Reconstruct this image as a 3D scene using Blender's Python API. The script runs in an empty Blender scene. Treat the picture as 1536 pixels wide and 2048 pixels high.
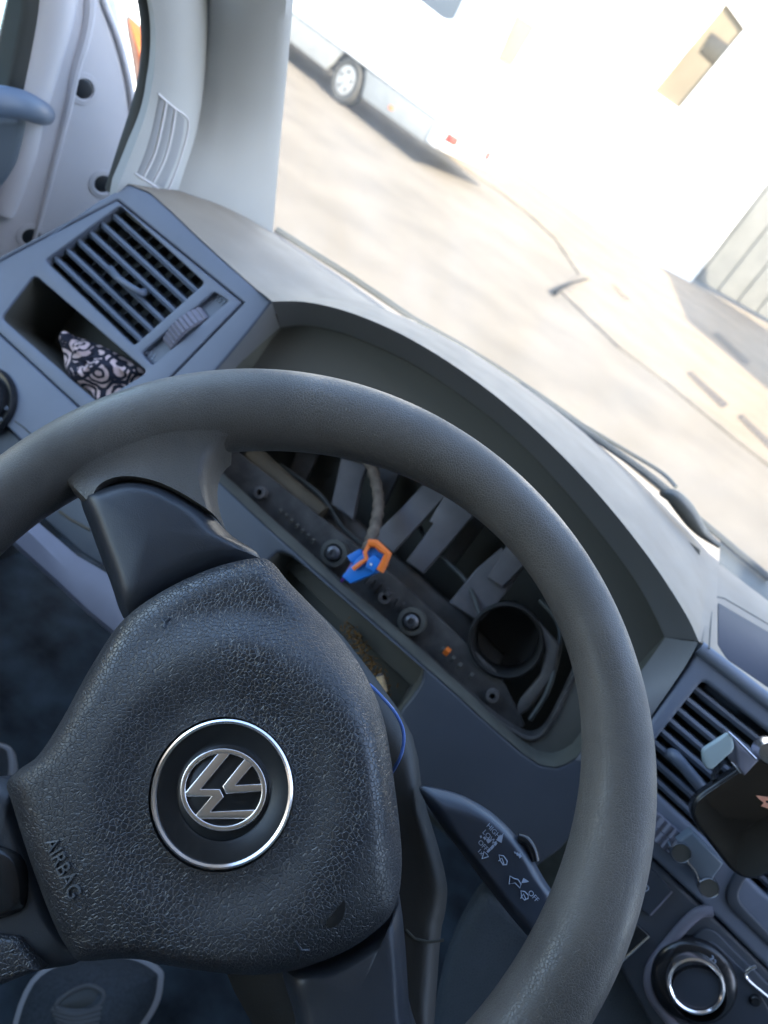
import bpy, bmesh, math, random
from math import sin, cos, radians, pi, sqrt
from mathutils import Vector, Matrix, noise
from mathutils.geometry import delaunay_2d_cdt
random.seed(7)
S = bpy.context.scene
COL = S.collection
V = Vector

# ------------------------------------------------------------------ camera
CAM = V((0, 0, 1.82)); FP = 1540.0
def cam_axes(yaw=12.5, pitch=30, roll=33):
    a, p, r = map(radians, (yaw, pitch, roll))
    fh = V((-sin(a), cos(a), 0)); rh = V((cos(a), sin(a), 0)); up = V((0, 0, 1))
    F = fh*cos(p) - up*sin(p); U0 = fh*sin(p) + up*cos(p)
    return rh*cos(r) + U0*sin(r), -rh*sin(r) + U0*cos(r), F
R_, U_, F_ = cam_axes()
cd = bpy.data.cameras.new('camera'); cam = bpy.data.objects.new('camera', cd); COL.objects.link(cam)
S.camera = cam
M = Matrix((R_, U_, -F_)).transposed().to_4x4(); M.translation = CAM; cam.matrix_world = M
cd.sensor_fit = 'VERTICAL'; cd.sensor_height = 36; cd.sensor_width = 27; cd.lens = FP/2048*36
cd.clip_start = 0.02; cd.clip_end = 500
cd.dof.use_dof = True; cd.dof.focus_distance = 0.375; cd.dof.aperture_fstop = 10.5

# ------------------------------------------------------------------ world, sun, exposure
SUN_DIR = V((.64, -.46, .62)).normalized()
w = bpy.data.worlds.new('World'); S.world = w; w.use_nodes = True
nt = w.node_tree; bg = nt.nodes['Background']; sky = nt.nodes.new('ShaderNodeTexSky')
sky.sky_type = 'NISHITA'; sky.sun_disc = False
el = math.asin(SUN_DIR.z); az = math.atan2(SUN_DIR.x, SUN_DIR.y)
sky.sun_elevation = el; sky.sun_rotation = az; sky.dust_density = 1.0; sky.ozone_density = 1.2
nt.links.new(sky.outputs[0], bg.inputs[0]); bg.inputs[1].default_value = 0.15
sd = bpy.data.lights.new('sun', 'SUN'); sd.energy = 2.6; sd.angle = radians(.5); sd.color = (1, .90, .74)
so = bpy.data.objects.new('sun', sd); COL.objects.link(so); so.location = (0, 0, 30)
so.rotation_euler = SUN_DIR.to_track_quat('Z', 'Y').to_euler()
S.view_settings.view_transform = 'Standard'; S.view_settings.look = 'None'
S.view_settings.gamma = 1; S.view_settings.exposure = 2.85
S.render.engine = 'CYCLES'
S.cycles.max_bounces = 8; S.cycles.transparent_max_bounces = 12; S.cycles.use_denoising = True
S.cycles.sample_clamp_indirect = 4

# ------------------------------------------------------------------ maths helpers
def ray(x, y): return F_ + R_*((x-768)/FP) - U_*((y-1024)/FP)
def at(x, y, p0, n):
    d = ray(x, y); return CAM + d*((V(p0)-CAM).dot(V(n))/d.dot(V(n)))
class Fr:
    """a plane in the car: origin o, axes X, Y and outward normal N"""
    def __init__(s, o, X, N):
        s.o = V(o); s.N = V(N).normalized(); s.X = (V(X) - s.N*V(X).dot(s.N)).normalized(); s.Y = s.N.cross(s.X)
    def uv(s, x, y, d=0):
        p = at(x, y, s.o + s.N*d, s.N) - s.o; return (p.dot(s.X), p.dot(s.Y))
    def loop(s, pts, d=0): return [s.uv(x, y, d) for x, y in pts]
    def w(s, u, v, d=0): return s.o + s.X*u + s.Y*v + s.N*d
    def p3(s, x, y, d=0): return s.w(*s.uv(x, y, d), d)
    def mat(s, u=0, v=0, d=0, rot=0):
        m = Matrix((s.X, s.Y, s.N)).transposed().to_4x4(); m.translation = s.w(u, v, d)
        return m @ Matrix.Rotation(rot, 4, 'Z')
    def off(s, d): return Fr(s.w(0, 0, d), s.X, s.N)

def area(l): return sum(l[i][0]*l[(i+1) % len(l)][1]-l[(i+1) % len(l)][0]*l[i][1] for i in range(len(l)))/2
def ccw(l): return l if area(l) > 0 else l[::-1]
def rounded(l, r, seg=5):
    """round the corners of a closed 2D loop; r is a number or one per corner"""
    out = []; n = len(l)
    for i in range(n):
        a, b, c = V(l[i-1]), V(l[i]), V(l[(i+1) % n])
        rr = r[i] if isinstance(r, (list, tuple)) else r
        d1, d2 = a-b, c-b; L = min(d1.length, d2.length)*.48; rr = min(rr, L)
        if rr < 1e-5: out.append(tuple(b)); continue
        p, q = b+d1.normalized()*rr, b+d2.normalized()*rr
        for k in range(seg+1):
            t = k/seg; out.append(tuple(p*(1-t)**2 + b*2*t*(1-t) + q*t*t))
    return out
def spline(l, n=6, closed=True):
    """Catmull-Rom through points of any dimension"""
    out = []; m = len(l); P = [V(p) for p in l]
    for i in range(m if closed else m-1):
        if closed: a, b, c, d = P[i-1], P[i], P[(i+1) % m], P[(i+2) % m]
        else: a, b, c, d = P[max(i-1, 0)], P[i], P[i+1], P[min(i+2, m-1)]
        for k in range(n):
            t = k/n
            out.append(((b*2)+(c-a)*t+(a*2-b*5+c*4-d)*t*t+(b*3-a-c*3+d)*t**3)*.5)
    if not closed: out.append(P[-1])
    return out
def inside(p, l):
    r = False; n = len(l)
    for i in range(n):
        a, b = l[i-1], l[i]
        if (a[1] > p[1]) != (b[1] > p[1]) and p[0] < (b[0]-a[0])*(p[1]-a[1])/(b[1]-a[1])+a[0]: r = not r
    return r
def inset(l, d):
    """move a CCW loop inwards by d"""
    out = []; n = len(l)
    for i in range(n):
        a, b, c = V(l[i-1]), V(l[i]), V(l[(i+1) % n])
        e1 = (b-a); e2 = (c-b)
        if e1.length < 1e-9: e1 = e2
        if e2.length < 1e-9: e2 = e1
        e1.normalize(); e2.normalize()
        n1 = V((-e1.y, e1.x)); n2 = V((-e2.y, e2.x)); m = n1+n2
        if m.length < 1e-6: m = n1
        m.normalize(); k = max(.5, m.dot(n1)); out.append(tuple(b+m*d/k))
    return out

# ------------------------------------------------------------------ object helpers
def tag(o, label=None, cat=None, group=None, kind=None):
    if label: o['label'] = label
    if cat: o['category'] = cat
    if group: o['group'] = group
    if kind: o['kind'] = kind
    return o
def empty(name, loc, label, cat, group=None):
    o = bpy.data.objects.new(name, None); o.empty_display_size = .05; COL.objects.link(o); o.location = loc
    o.matrix_world = Matrix.Translation(V(loc)); return tag(o, label, cat, group)
def link(name, me, mat, parent=None, smooth=True, label=None):
    o = bpy.data.objects.new(name, me); COL.objects.link(o)
    if mat is not None and not me.materials: me.materials.append(mat)
    for p in me.polygons: p.use_smooth = smooth
    if parent is not None:
        o.parent = parent
        o.matrix_parent_inverse = world_of(parent).inverted()
    if label: o['label'] = label
    return o
def world_of(o):
    m = Matrix.Translation(o.location) @ o.rotation_euler.to_matrix().to_4x4() if o.type == 'EMPTY' else Matrix()
    return m
def bmo(name, bm, mat, parent=None, smooth=True, label=None, split=None):
    bmesh.ops.remove_doubles(bm, verts=bm.verts, dist=1e-7)
    bmesh.ops.recalc_face_normals(bm, faces=bm.faces) if split != 'keep' else None
    me = bpy.data.meshes.new(name); bm.to_mesh(me); bm.free()
    if smooth and split != 'all':
        me.polygons.foreach_set('use_smooth', [True]*len(me.polygons))
        o = link(name, me, mat, parent, True, label)
        try: me.set_sharp_from_angle(angle=radians(38))
        except Exception: pass
        return o
    return link(name, me, mat, parent, smooth, label)

def add_plate(bm, fr, outer, holes=(), d0=-.004, d1=0., bev=.0015, seg=3, back=False):
    """flat plate in frame fr from depth d0 to d1 with rounded front edges"""
    loops = [ccw(outer)] + [ccw(h)[::-1] for h in holes]
    top = []
    for l in loops:
        rings = []
        bb = min(bev, abs(d1-d0)*.98)
        rings.append([bm.verts.new(fr.w(p[0], p[1], d0)) for p in l])
        for k in range(seg+1):
            a = pi/2*k/seg
            li = inset(l, bb*(1-cos(a))) if bb > 0 else l
            rings.append([bm.verts.new(fr.w(p[0], p[1], d1-bb+bb*sin(a))) for p in li])
            if bb <= 0: break
        n = len(l)
        for a, b in zip(rings[:-1], rings[1:]):
            for i in range(n):
                bm.faces.new((a[i], a[(i+1) % n], b[(i+1) % n], b[i]))
        top.append((rings[-1], rings[0]))
    for which in ((0, 1) if back else (0,)):
        vs = [v for t in top for v in t[which]]
        P2 = [V(((v.co-fr.o).dot(fr.X), (v.co-fr.o).dot(fr.Y))) for v in vs]; E2 = []; k0 = 0; rings2 = []
        for t in top:
            m = len(t[which]); E2 += [(k0+i, k0+(i+1) % m) for i in range(m)]; rings2.append(P2[k0:k0+m]); k0 += m
        ov, oe, of, vo, _, _ = delaunay_2d_cdt(P2, E2, [], 0, 1e-7)
        nv = [vs[o[0]] if o else bm.verts.new(fr.w(c.x, c.y, (vs[0].co-fr.o).dot(fr.N))) for o, c in zip(vo, ov)]
        for tri in of:
            c = sum((ov[i] for i in tri), V((0, 0)))/len(tri)
            if inside(c, rings2[0]) and not any(inside(c, h) for h in rings2[1:]):
                try: bm.faces.new([nv[i] for i in tri])
                except ValueError: pass
def plate(name, fr, outer, mat, parent=None, holes=(), d0=-.004, d1=0., bev=.0015, seg=3, label=None, back=True):
    bm = bmesh.new(); add_plate(bm, fr, outer, holes, d0, d1, bev, seg, back)
    return bmo(name, bm, mat, parent, label=label)
def add_box(bm, c, sx, sy, sz, rot=None, bev=0):
    m = Matrix.Translation(V(c)) @ (rot if rot is not None else Matrix()) @ Matrix.Diagonal((sx, sy, sz, 1))
    r = bmesh.ops.create_cube(bm, size=1, matrix=m)
    if bev:
        es = list({e for v in r['verts'] for e in v.link_edges})
        bmesh.ops.bevel(bm, geom=es, offset=bev, segments=3, affect='EDGES', profile=.6)
def box(name, c, s, mat, parent=None, rot=None, bev=.002, label=None):
    bm = bmesh.new(); add_box(bm, c, *s, rot=rot, bev=bev); return bmo(name, bm, mat, parent, label=label)
def add_tube(bm, pts, rad, seg=12, closed=False, cap=True):
    P = [V(p) for p in pts]; n = len(P); rings = []; up = None
    for i in range(n):
        t = (P[(i+1) % n]-P[i-1]) if closed else (P[min(i+1, n-1)]-P[max(i-1, 0)])
        t.normalize()
        if up is None: up = t.orthogonal().normalized()
        up = (up - t*up.dot(t)).normalized(); b = t.cross(up)
        r = rad(i/(n-1)) if callable(rad) else rad
        rings.append([bm.verts.new(P[i]+up*cos(2*pi*k/seg)*r+b*sin(2*pi*k/seg)*r) for k in range(seg)])
    rr = rings+[rings[0]] if closed else rings
    for a, b in zip(rr[:-1], rr[1:]):
        for k in range(seg): bm.faces.new((a[k], a[(k+1) % seg], b[(k+1) % seg], b[k]))
    if cap and not closed:
        bm.faces.new(rings[0]); bm.faces.new(rings[-1][::-1])
def tube(name, pts, rad, mat, parent=None, seg=12, closed=False, label=None):
    bm = bmesh.new(); add_tube(bm, pts, rad, seg, closed); return bmo(name, bm, mat, parent, label=label)
def add_loft(bm, curves, closed=False):
    """skin between 3D point rows of equal length"""
    rows = [[bm.verts.new(p) for p in c] for c in curves]
    for a, b in zip(rows[:-1], rows[1:]):
        n = len(a)
        for i in range(n if closed else n-1): bm.faces.new((a[i], a[(i+1) % n], b[(i+1) % n], b[i]))
    return rows
def loft(name, curves, mat, parent=None, closed=False, label=None):
    bm = bmesh.new(); add_loft(bm, curves, closed); return bmo(name, bm, mat, parent, label=label)
def resample(c, n):
    P = [V(p) for p in c]; L = [0]
    for a, b in zip(P[:-1], P[1:]): L.append(L[-1]+(b-a).length)
    out = []; j = 0
    for k in range(n):
        s = L[-1]*k/(n-1)
        while j < len(P)-2 and L[j+1] < s: j += 1
        t = (s-L[j])/max(1e-9, L[j+1]-L[j]); out.append(P[j].lerp(P[j+1], min(1, t)))
    return out
def add_lathe(bm, fr, u, v, prof, seg=48, rot=0):
    """prof: list of (radius, depth) in frame"""
    rings = []
    for r, d in prof:
        rings.append([bm.verts.new(fr.w(u+r*cos(2*pi*k/seg+rot), v+r*sin(2*pi*k/seg+rot), d)) for k in range(seg)] if r > 1e-6 else [bm.verts.new(fr.w(u, v, d))])
    for a, b in zip(rings[:-1], rings[1:]):
        if len(a) == 1 and len(b) == 1: continue
        for k in range(seg):
            k2 = (k+1) % seg
            if len(a) == 1: bm.faces.new((a[0], b[k2], b[k]))
            elif len(b) == 1: bm.faces.new((a[k], a[k2], b[0]))
            else: bm.faces.new((a[k], a[k2], b[k2], b[k]))
def lathe(name, fr, u, v, prof, mat, parent=None, seg=48, label=None):
    bm = bmesh.new(); add_lathe(bm, fr, u, v, prof, seg); return bmo(name, bm, mat, parent, label=label)
def add_cushion(bm, fr, outline, hf, side=.02, n=20, ctr=None, core=0):
    """domed pad over a star-shaped outline; hf(u, v, t) height, t = 0 centre .. 1 edge"""
    c = V(ctr) if ctr else sum((V(p) for p in outline), V((0, 0)))/len(outline)
    rows = []
    ts = [1-(1-k/n)**1.6 for k in range(1, n+1)]
    rows.append([bm.verts.new(fr.w(c.x, c.y, hf(c.x, c.y, 0)))])
    if core:
        dr = [(V(p)-c).normalized() for p in outline]
        for s_ in (.5, .999): rows.append([bm.verts.new(fr.w(*(c+d*core*s_), hf(*(c+d*core*s_), 0))) for d in dr])
        for t in [0]+ts: rows.append([bm.verts.new(fr.w(*q, hf(*q, t))) for q in ((c+d*core*1.001).lerp(V(p), t) for d, p in zip(dr, outline))])
    else:
      for t in ts:
        rows.append([bm.verts.new(fr.w(*(c+(V(p)-c)*t), hf(*(c+(V(p)-c)*t), t))) for p in outline])
    e = [fr.w(p[0], p[1], hf(p[0], p[1], 1)-side) for p in outline]
    rows.append([bm.verts.new(p) for p in e])
    m = len(outline)
    for i in range(m): bm.faces.new((rows[0][0], rows[1][i], rows[1][(i+1) % m]))
    for a, b in zip(rows[1:-1], rows[2:]):
        for i in range(m): bm.faces.new((a[i], b[i], b[(i+1) % m], a[(i+1) % m]))
def cushion(name, fr, outline, hf, mat, parent=None, side=.02, n=20, ctr=None, label=None, core=0):
    bm = bmesh.new(); add_cushion(bm, fr, outline, hf, side, n, ctr, core); return bmo(name, bm, mat, parent, label=label)
def text_mesh(body, size, ext=.0002, align='LEFT'):
    c = bpy.data.curves.new('t', 'FONT'); c.body = body; c.size = size; c.extrude = ext; c.align_x = align
    o = bpy.data.objects.new('t', c); COL.objects.link(o)
    dg = bpy.context.evaluated_depsgraph_get(); me = bpy.data.meshes.new_from_object(o.evaluated_get(dg))
    bpy.data.objects.remove(o); return me
def text(name, body, size, m, mat, parent=None, ext=.0002, align='LEFT', sx=1.0):
    me = text_mesh(body, size, ext, align); me.transform(m @ Matrix.Diagonal((sx, 1, 1, 1))); me.materials.clear()
    return link(name, me, mat, parent, False)

# ------------------------------------------------------------------ materials
def mat(name, col, rough=.5, metal=0., spec=.5, bump=None, var=None, coat=0., emit=None, sheen=0., rvar=None):
    """bump: list of (kind, scale per metre, height in metres); var: (scale, amount) brightness mottling"""
    m = bpy.data.materials.new(name); m.use_nodes = True; nt = m.node_tree; L = nt.links
    b = nt.nodes['Principled BSDF']; b.inputs['Base Color'].default_value = (*col, 1)
    b.inputs['Roughness'].default_value = rough; b.inputs['Metallic'].default_value = metal
    b.inputs['Specular IOR Level'].default_value = spec; b.inputs['Coat Weight'].default_value = coat
    if sheen: b.inputs['Sheen Weight'].default_value = sheen
    tc = nt.nodes.new('ShaderNodeTexCoord')
    prev = None
    for kind, sc, h in (bump or ()):
        if kind == 'leather':
            nz = nt.nodes.new('ShaderNodeTexNoise'); nz.inputs['Scale'].default_value = sc*.22; nz.inputs['Detail'].default_value = 2
            L.new(tc.outputs['Object'], nz.inputs['Vector'])
            vm = nt.nodes.new('ShaderNodeVectorMath'); vm.operation = 'MULTIPLY_ADD'
            L.new(nz.outputs['Color'], vm.inputs[0]); vm.inputs[1].default_value = (.7/sc,)*3; L.new(tc.outputs['Object'], vm.inputs[2])
            vo = nt.nodes.new('ShaderNodeTexVoronoi'); vo.feature = 'DISTANCE_TO_EDGE'; vo.inputs['Scale'].default_value = sc
            L.new(vm.outputs[0], vo.inputs['Vector'])
            mr = nt.nodes.new('ShaderNodeMapRange'); mr.inputs['From Max'].default_value = .13; mr.interpolation_type = 'SMOOTHSTEP'
            L.new(vo.outputs['Distance'], mr.inputs['Value']); src = mr.outputs[0]
        elif kind == 'pits':
            vo = nt.nodes.new('ShaderNodeTexVoronoi'); vo.inputs['Scale'].default_value = sc
            L.new(tc.outputs['Object'], vo.inputs['Vector'])
            mr = nt.nodes.new('ShaderNodeMapRange'); mr.inputs['From Max'].default_value = .3
            L.new(vo.outputs['Distance'], mr.inputs['Value'])
            nz = nt.nodes.new('ShaderNodeTexNoise'); nz.inputs['Scale'].default_value = sc*.06
            L.new(tc.outputs['Object'], nz.inputs['Vector'])
            m2 = nt.nodes.new('ShaderNodeMapRange'); m2.inputs['From Min'].default_value = .5; m2.inputs['From Max'].default_value = .62
            L.new(nz.outputs[0], m2.inputs['Value'])
            mx = nt.nodes.new('ShaderNodeMath'); mx.operation = 'MULTIPLY_ADD'
            sb = nt.nodes.new('ShaderNodeMath'); sb.operation = 'SUBTRACT'; L.new(mr.outputs[0], sb.inputs[0]); sb.inputs[1].default_value = 1
            L.new(sb.outputs[0], mx.inputs[0]); L.new(m2.outputs[0], mx.inputs[1]); mx.inputs[2].default_value = 1; src = mx.outputs[0]
        else:
            nz = nt.nodes.new('ShaderNodeTexNoise'); nz.inputs['Scale'].default_value = sc; nz.inputs['Detail'].default_value = 4
            L.new(tc.outputs['Object'], nz.inputs['Vector']); src = nz.outputs[0]
        bp = nt.nodes.new('ShaderNodeBump'); bp.inputs['Strength'].default_value = 1; bp.inputs['Distance'].default_value = h
        L.new(src, bp.inputs['Height'])
        if prev: L.new(prev.outputs[0], bp.inputs['Normal'])
        prev = bp
    if prev: L.new(prev.outputs[0], b.inputs['Normal'])
    if var:
        nz = nt.nodes.new('ShaderNodeTexNoise'); nz.inputs['Scale'].default_value = var[0]; nz.inputs['Detail'].default_value = 6
        L.new(tc.outputs['Object'], nz.inputs['Vector'])
        mr = nt.nodes.new('ShaderNodeMapRange'); mr.inputs['From Min'].default_value = .3; mr.inputs['From Max'].default_value = .7
        mr.inputs['To Min'].default_value = 1-var[1]; mr.inputs['To Max'].default_value = 1+var[1]
        L.new(nz.outputs[0], mr.inputs['Value'])
        mm = nt.nodes.new('ShaderNodeVectorMath'); mm.operation = 'SCALE'; mm.inputs[0].default_value = col
        L.new(mr.outputs[0], mm.inputs['Scale']); L.new(mm.outputs[0], b.inputs['Base Color'])
    if rvar:
        nz = nt.nodes.new('ShaderNodeTexNoise'); nz.inputs['Scale'].default_value = rvar[0]; nz.inputs['Detail'].default_value = 5
        L.new(tc.outputs['Object'], nz.inputs['Vector']); mr = nt.nodes.new('ShaderNodeMapRange')
        mr.inputs['From Min'].default_value = .35; mr.inputs['From Max'].default_value = .65; mr.inputs['To Min'].default_value = rough-rvar[1]; mr.inputs['To Max'].default_value = rough+rvar[1]
        L.new(nz.outputs[0], mr.inputs['Value']); L.new(mr.outputs[0], b.inputs['Roughness'])
    if emit: b.inputs['Emission Color'].default_value = (*emit[0], 1); b.inputs['Emission Strength'].default_value = emit[1]
    return m
MT = dict(
    dash=mat('dash_plastic', (.14, .165, .21), .55, spec=.5, bump=[('noise', 900, .00012)], var=(9, .12)),
    dashtop=mat('dash_top_veiled', (.25, .212, .165), .6, rvar=(30, .05), bump=[('noise', 700, .00015)], var=(14, .08)),  # pale cream carries the veil glare over the dash top in its colour
    trim=mat('vent_trim_plastic', (.14, .165, .215), .5, bump=[('noise', 1200, .00006)], var=(20, .06)),
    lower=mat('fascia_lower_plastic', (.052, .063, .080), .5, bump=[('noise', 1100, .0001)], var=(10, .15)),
    cheek=mat('hood_side_plastic', (.15, .155, .16), .5, bump=[('noise', 900, .0001)]),
    black=mat('recess_black', (.082, .084, .068), .7, var=(30, .3)),  # lifted above black so the colour holds the haze over the recess
    hole=mat('cavity_black', (.075, .075, .064), .8),  # raised grey puts haze into cavities that would render black
    struct=mat('carrier_grey', (.10, .10, .11), .6, var=(25, .3)),
    beam=mat('carrier_beam', (.085, .08, .075), .7, var=(40, .35)),
    dusty=mat('dusty_frame', (.045, .043, .04), .8, bump=[('noise', 400, .0004)], var=(60, .5)),
    foam=mat('brown_pipe', (.085, .07, .045), .8, var=(30, .3)),
    slat=mat('vent_slat', (.11, .135, .18), .42),
    rim=mat('rim_leather', (.088, .081, .072), .44, rvar=(22, .16), spec=.55, bump=[('leather', 700, .00011), ('noise', 1500, .00004), ('noise', 260, .00012)], var=(16, .3)),
    pad=mat('airbag_leather', (.018, .0205, .025), .38, rvar=(18, .10), spec=.75, bump=[('leather', 540, .00019), ('noise', 2500, .00002)], var=(8, .15)),
    spoke=mat('spoke_plastic', (.028, .033, .041), .36, bump=[('noise', 1500, .00011)], var=(15, .15)),
    gloss=mat('gloss_black', (.012, .013, .015), .22),
    disc=mat('emblem_disc', (.008, .010, .012), .33, bump=[('noise', 2500, .00003)]),
    chrome=mat('chrome', (.92, .88, .86), .20, metal=1, bump=[('noise', 300, .00004)]),
    satin=mat('satin_chrome', (.62, .62, .64), .25, metal=1),
    pillar=mat('pillar_trim', (.44, .45, .44), .6, bump=[('noise', 800, .0001)], var=(8, .05)),
    seal=mat('rubber_seal', (.045, .05, .047), .6),
    door=mat('door_paint', (.62, .61, .63), .35, spec=.4, var=(3, .05), coat=.3),
    doorgrey=mat('door_grey_plastic', (.12, .15, .18), .5),
    bluegrey=mat('handle_plastic', (.12, .16, .22), .4),
    screw=mat('plug_black', (.02, .025, .03), .35),
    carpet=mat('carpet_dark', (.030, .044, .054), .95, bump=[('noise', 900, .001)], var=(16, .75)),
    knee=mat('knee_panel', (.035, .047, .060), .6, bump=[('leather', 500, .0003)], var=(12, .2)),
    shroud=mat('column_shroud', (.026, .025, .022), .55, bump=[('noise', 900, .0001)]),
    stalk=mat('stalk_plastic', (.040, .050, .068), .33, bump=[('noise', 2000, .00003)]),
    mark=mat('white_print', (.42, .50, .62), .5),
    traymat=mat('tray_plastic', (.11, .135, .18), .4),
    grille=mat('grille_slots', (.27, .28, .29), .6),
    greystrip=mat('grey_plastic', (.17, .17, .21), .55, var=(20, .1)),
    blue=mat('connector_blue', (.01, .16, .55), .4),
    orange=mat('connector_orange', (.75, .17, .02), .45),
    tape=mat('cable_tape', (.11, .09, .07), .8, bump=[('noise', 500, .0008)], var=(120, .4)),
    wirepur=mat('purple_wire', (.15, .03, .22), .4),
    wireblue=mat('blue_wire', (.10, .2, .55), .4),
    tobacco=mat('tobacco', (.16, .085, .025), .9),
    butt=mat('cigarette_paper', (.5, .36, .2), .8, var=(600, .3)),
    jaw=mat('holder_jaw', (.30, .37, .38), .4),
    glass_dark=mat('phone_glass', (.010, .008, .006), .06, spec=.7, coat=1.),
    pink=mat('salmon_print', (.62, .27, .17), .5),
    red=mat('red_print', (.6, .03, .02), .5),
    shoe=mat('sneaker_mesh', (.04, .05, .058), .85, bump=[('noise', 1500, .0008)], var=(300, .3)),
    sole=mat('sneaker_sole', (.33, .33, .33), .6),
    laces=mat('sneaker_laces', (.09, .095, .095), .8, bump=[('noise', 2500, .0005)]),
    white=mat('vehicle_white', (.80, .80, .78), .35, coat=.4),
    vgrey=mat('vehicle_shaded_sill', (.25, .25, .235), .45, var=(4, .08)),  # shade below the side moulding put into the lower band's grey
    tyre=mat('tyre', (.05, .048, .042), .8),
    hub=mat('wheel_cover', (.30, .30, .29), .35),
    vwin=mat('vehicle_window', (.10, .12, .14), .15),
    lampred=mat('tail_lamp_red', (.75, .06, .05), .25),
    asphalt=mat('asphalt', (.128, .109, .083), .9, bump=[('noise', 60, .008)], var=(1.1, .17)),
    paving=mat('paving', (.165, .128, .086), .9, bump=[('noise', 14, .006)], var=(1.3, .16)),
    kerb=mat('kerb_stone', (.13, .108, .08), .9, var=(3, .25)),
    grate=mat('iron_grate', (.035, .026, .02), .7),
    wall=mat('white_render', (.82, .81, .77), .9, bump=[('noise', 8, .01)], var=(.6, .04)),
    stone=mat('beige_surround', (.17, .14, .095), .9, var=(2, .08)),
    darkwin=mat('dark_window', (.05, .042, .028), .3),
    gate=mat('grey_gate', (.11, .11, .10), .7, var=(2, .15)),
    cloth=None, glass=None)

def glass_mat(name, tint, gloss, dust=0.0):
    m = bpy.data.materials.new(name); m.use_nodes = True; nt = m.node_tree; L = nt.links; nt.nodes.clear()
    out = nt.nodes.new('ShaderNodeOutputMaterial'); tr = nt.nodes.new('ShaderNodeBsdfTransparent'); tr.inputs[0].default_value = (*tint, 1)
    gl = nt.nodes.new('ShaderNodeBsdfGlossy'); gl.inputs['Roughness'].default_value = .02
    fr = nt.nodes.new('ShaderNodeFresnel'); fr.inputs[0].default_value = 1.3
    mu = nt.nodes.new('ShaderNodeMath'); mu.operation = 'MULTIPLY'; mu.inputs[1].default_value = gloss
    L.new(fr.outputs[0], mu.inputs[0]); mx = nt.nodes.new('ShaderNodeMixShader')
    L.new(mu.outputs[0], mx.inputs[0]); L.new(tr.outputs[0], mx.inputs[1]); L.new(gl.outputs[0], mx.inputs[2]); last = mx
    if dust:
        tl = nt.nodes.new('ShaderNodeBsdfTranslucent'); tl.inputs[0].default_value = (1, .97, .9, 1)
        m2 = nt.nodes.new('ShaderNodeMixShader'); m2.inputs[0].default_value = dust
        tc = nt.nodes.new('ShaderNodeTexCoord'); mp = nt.nodes.new('ShaderNodeMapping'); mp.inputs['Scale'].default_value = (9, 3, 3)
        nz = nt.nodes.new('ShaderNodeTexNoise'); nz.inputs['Scale'].default_value = 1.6; nz.inputs['Detail'].default_value = 8
        mr = nt.nodes.new('ShaderNodeMapRange'); mr.inputs['From Min'].default_value = .35; mr.inputs['From Max'].default_value = .7
        mr.inputs['To Min'].default_value = dust*.5; mr.inputs['To Max'].default_value = dust*2
        L.new(tc.outputs['Object'], mp.inputs[0]); L.new(mp.outputs[0], nz.inputs['Vector']); L.new(nz.outputs[0], mr.inputs['Value']); L.new(mr.outputs[0], m2.inputs[0])
        L.new(mx.outputs[0], m2.inputs[1]); L.new(tl.outputs[0], m2.inputs[2]); last = m2
    L.new(last.outputs[0], out.inputs[0]); return m
MT['glass'] = glass_mat('windscreen_glass', (.98, .985, .97), .5, .045)
MT['doorglass'] = glass_mat('door_glass', (.55, .66, .72), 1., .01)
MT['visor'] = glass_mat('clear_plastic', (.9, .92, .95), 1.)

# ================================================================== OUTSIDE
G = (0, 0, 1)
def gp(x, y, z=0): return at(x, y, (0, 0, z), G)
def ground_sheet(name, pts, z0, z1, m, kind=None, **kw):
    bm = bmesh.new(); a = [bm.verts.new((p[0], p[1], z1)) for p in pts]; b = [bm.verts.new((p[0], p[1], z0)) for p in pts]
    bm.faces.new(a)
    if z1-z0 > .01:
        for i in range(len(a)): bm.faces.new((a[i-1], a[i], b[i], b[i-1]))
    return tag(bmo(name, bm, m, smooth=False, split='all'), kind=kind, **kw)
ground_sheet('road', [(-90, -60), (90, -60), (90, 90), (-90, 90)], 0, 0, MT['asphalt'], 'structure')
# far pavement: a kerbed sheet from the van's tail to the right
kb = [gp(*p) for p in ((930, 338), (1000, 385), (1060, 432), (1110, 478), (1160, 552))]
kc = [gp(1118, 582), gp(1236, 695), gp(1330, 765), gp(1470, 880), gp(1536, 932)]
far = [V((9, 6.6, 0)), V((30, 2, 0)), V((40, 40, 0)), V((-30, 40, 0)), V((-22, 20, 0)), V((-9, 16.3, 0))]
pav = [p.copy() for p in kb+kc+far]
ground_sheet('pavement', pav, 0, .016, MT['paving'], 'structure')
edge = kb+kc+[far[0]]
def kerb_strip(name, pts, w, z1, m, **kw):
    bm = bmesh.new(); A, B = [], []
    for i, p in enumerate(pts):
        t = (pts[min(i+1, len(pts)-1)]-pts[max(i-1, 0)]).normalized(); n = V((t.y, -t.x, 0))
        A.append(V((p.x, p.y, 0))+n*.02); B.append(V((p.x, p.y, 0))-n*w)
    for i in range(len(pts)-1):
        q = [A[i], A[i+1], B[i+1], B[i]]
        lo = [bm.verts.new(x) for x in q]; hi = [bm.verts.new(x+V((0, 0, z1))) for x in q]
        bm.faces.new(hi); [bm.faces.new((lo[j], lo[(j+1) % 4], hi[(j+1) % 4], hi[j])) for j in range(4)]
    return tag(bmo(name, bm, m, smooth=False, split='all'), **kw)
kerb_strip('kerb', edge, .12, .022, MT['kerb'], kind='structure')
ct = [gp(1110, 585, .05), gp(1118, 578, .05), gp(1142, 566, .05), gp(1178, 557, .05)]  # dark line at the pavement corner, drawn as a thin tapered tube
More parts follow.
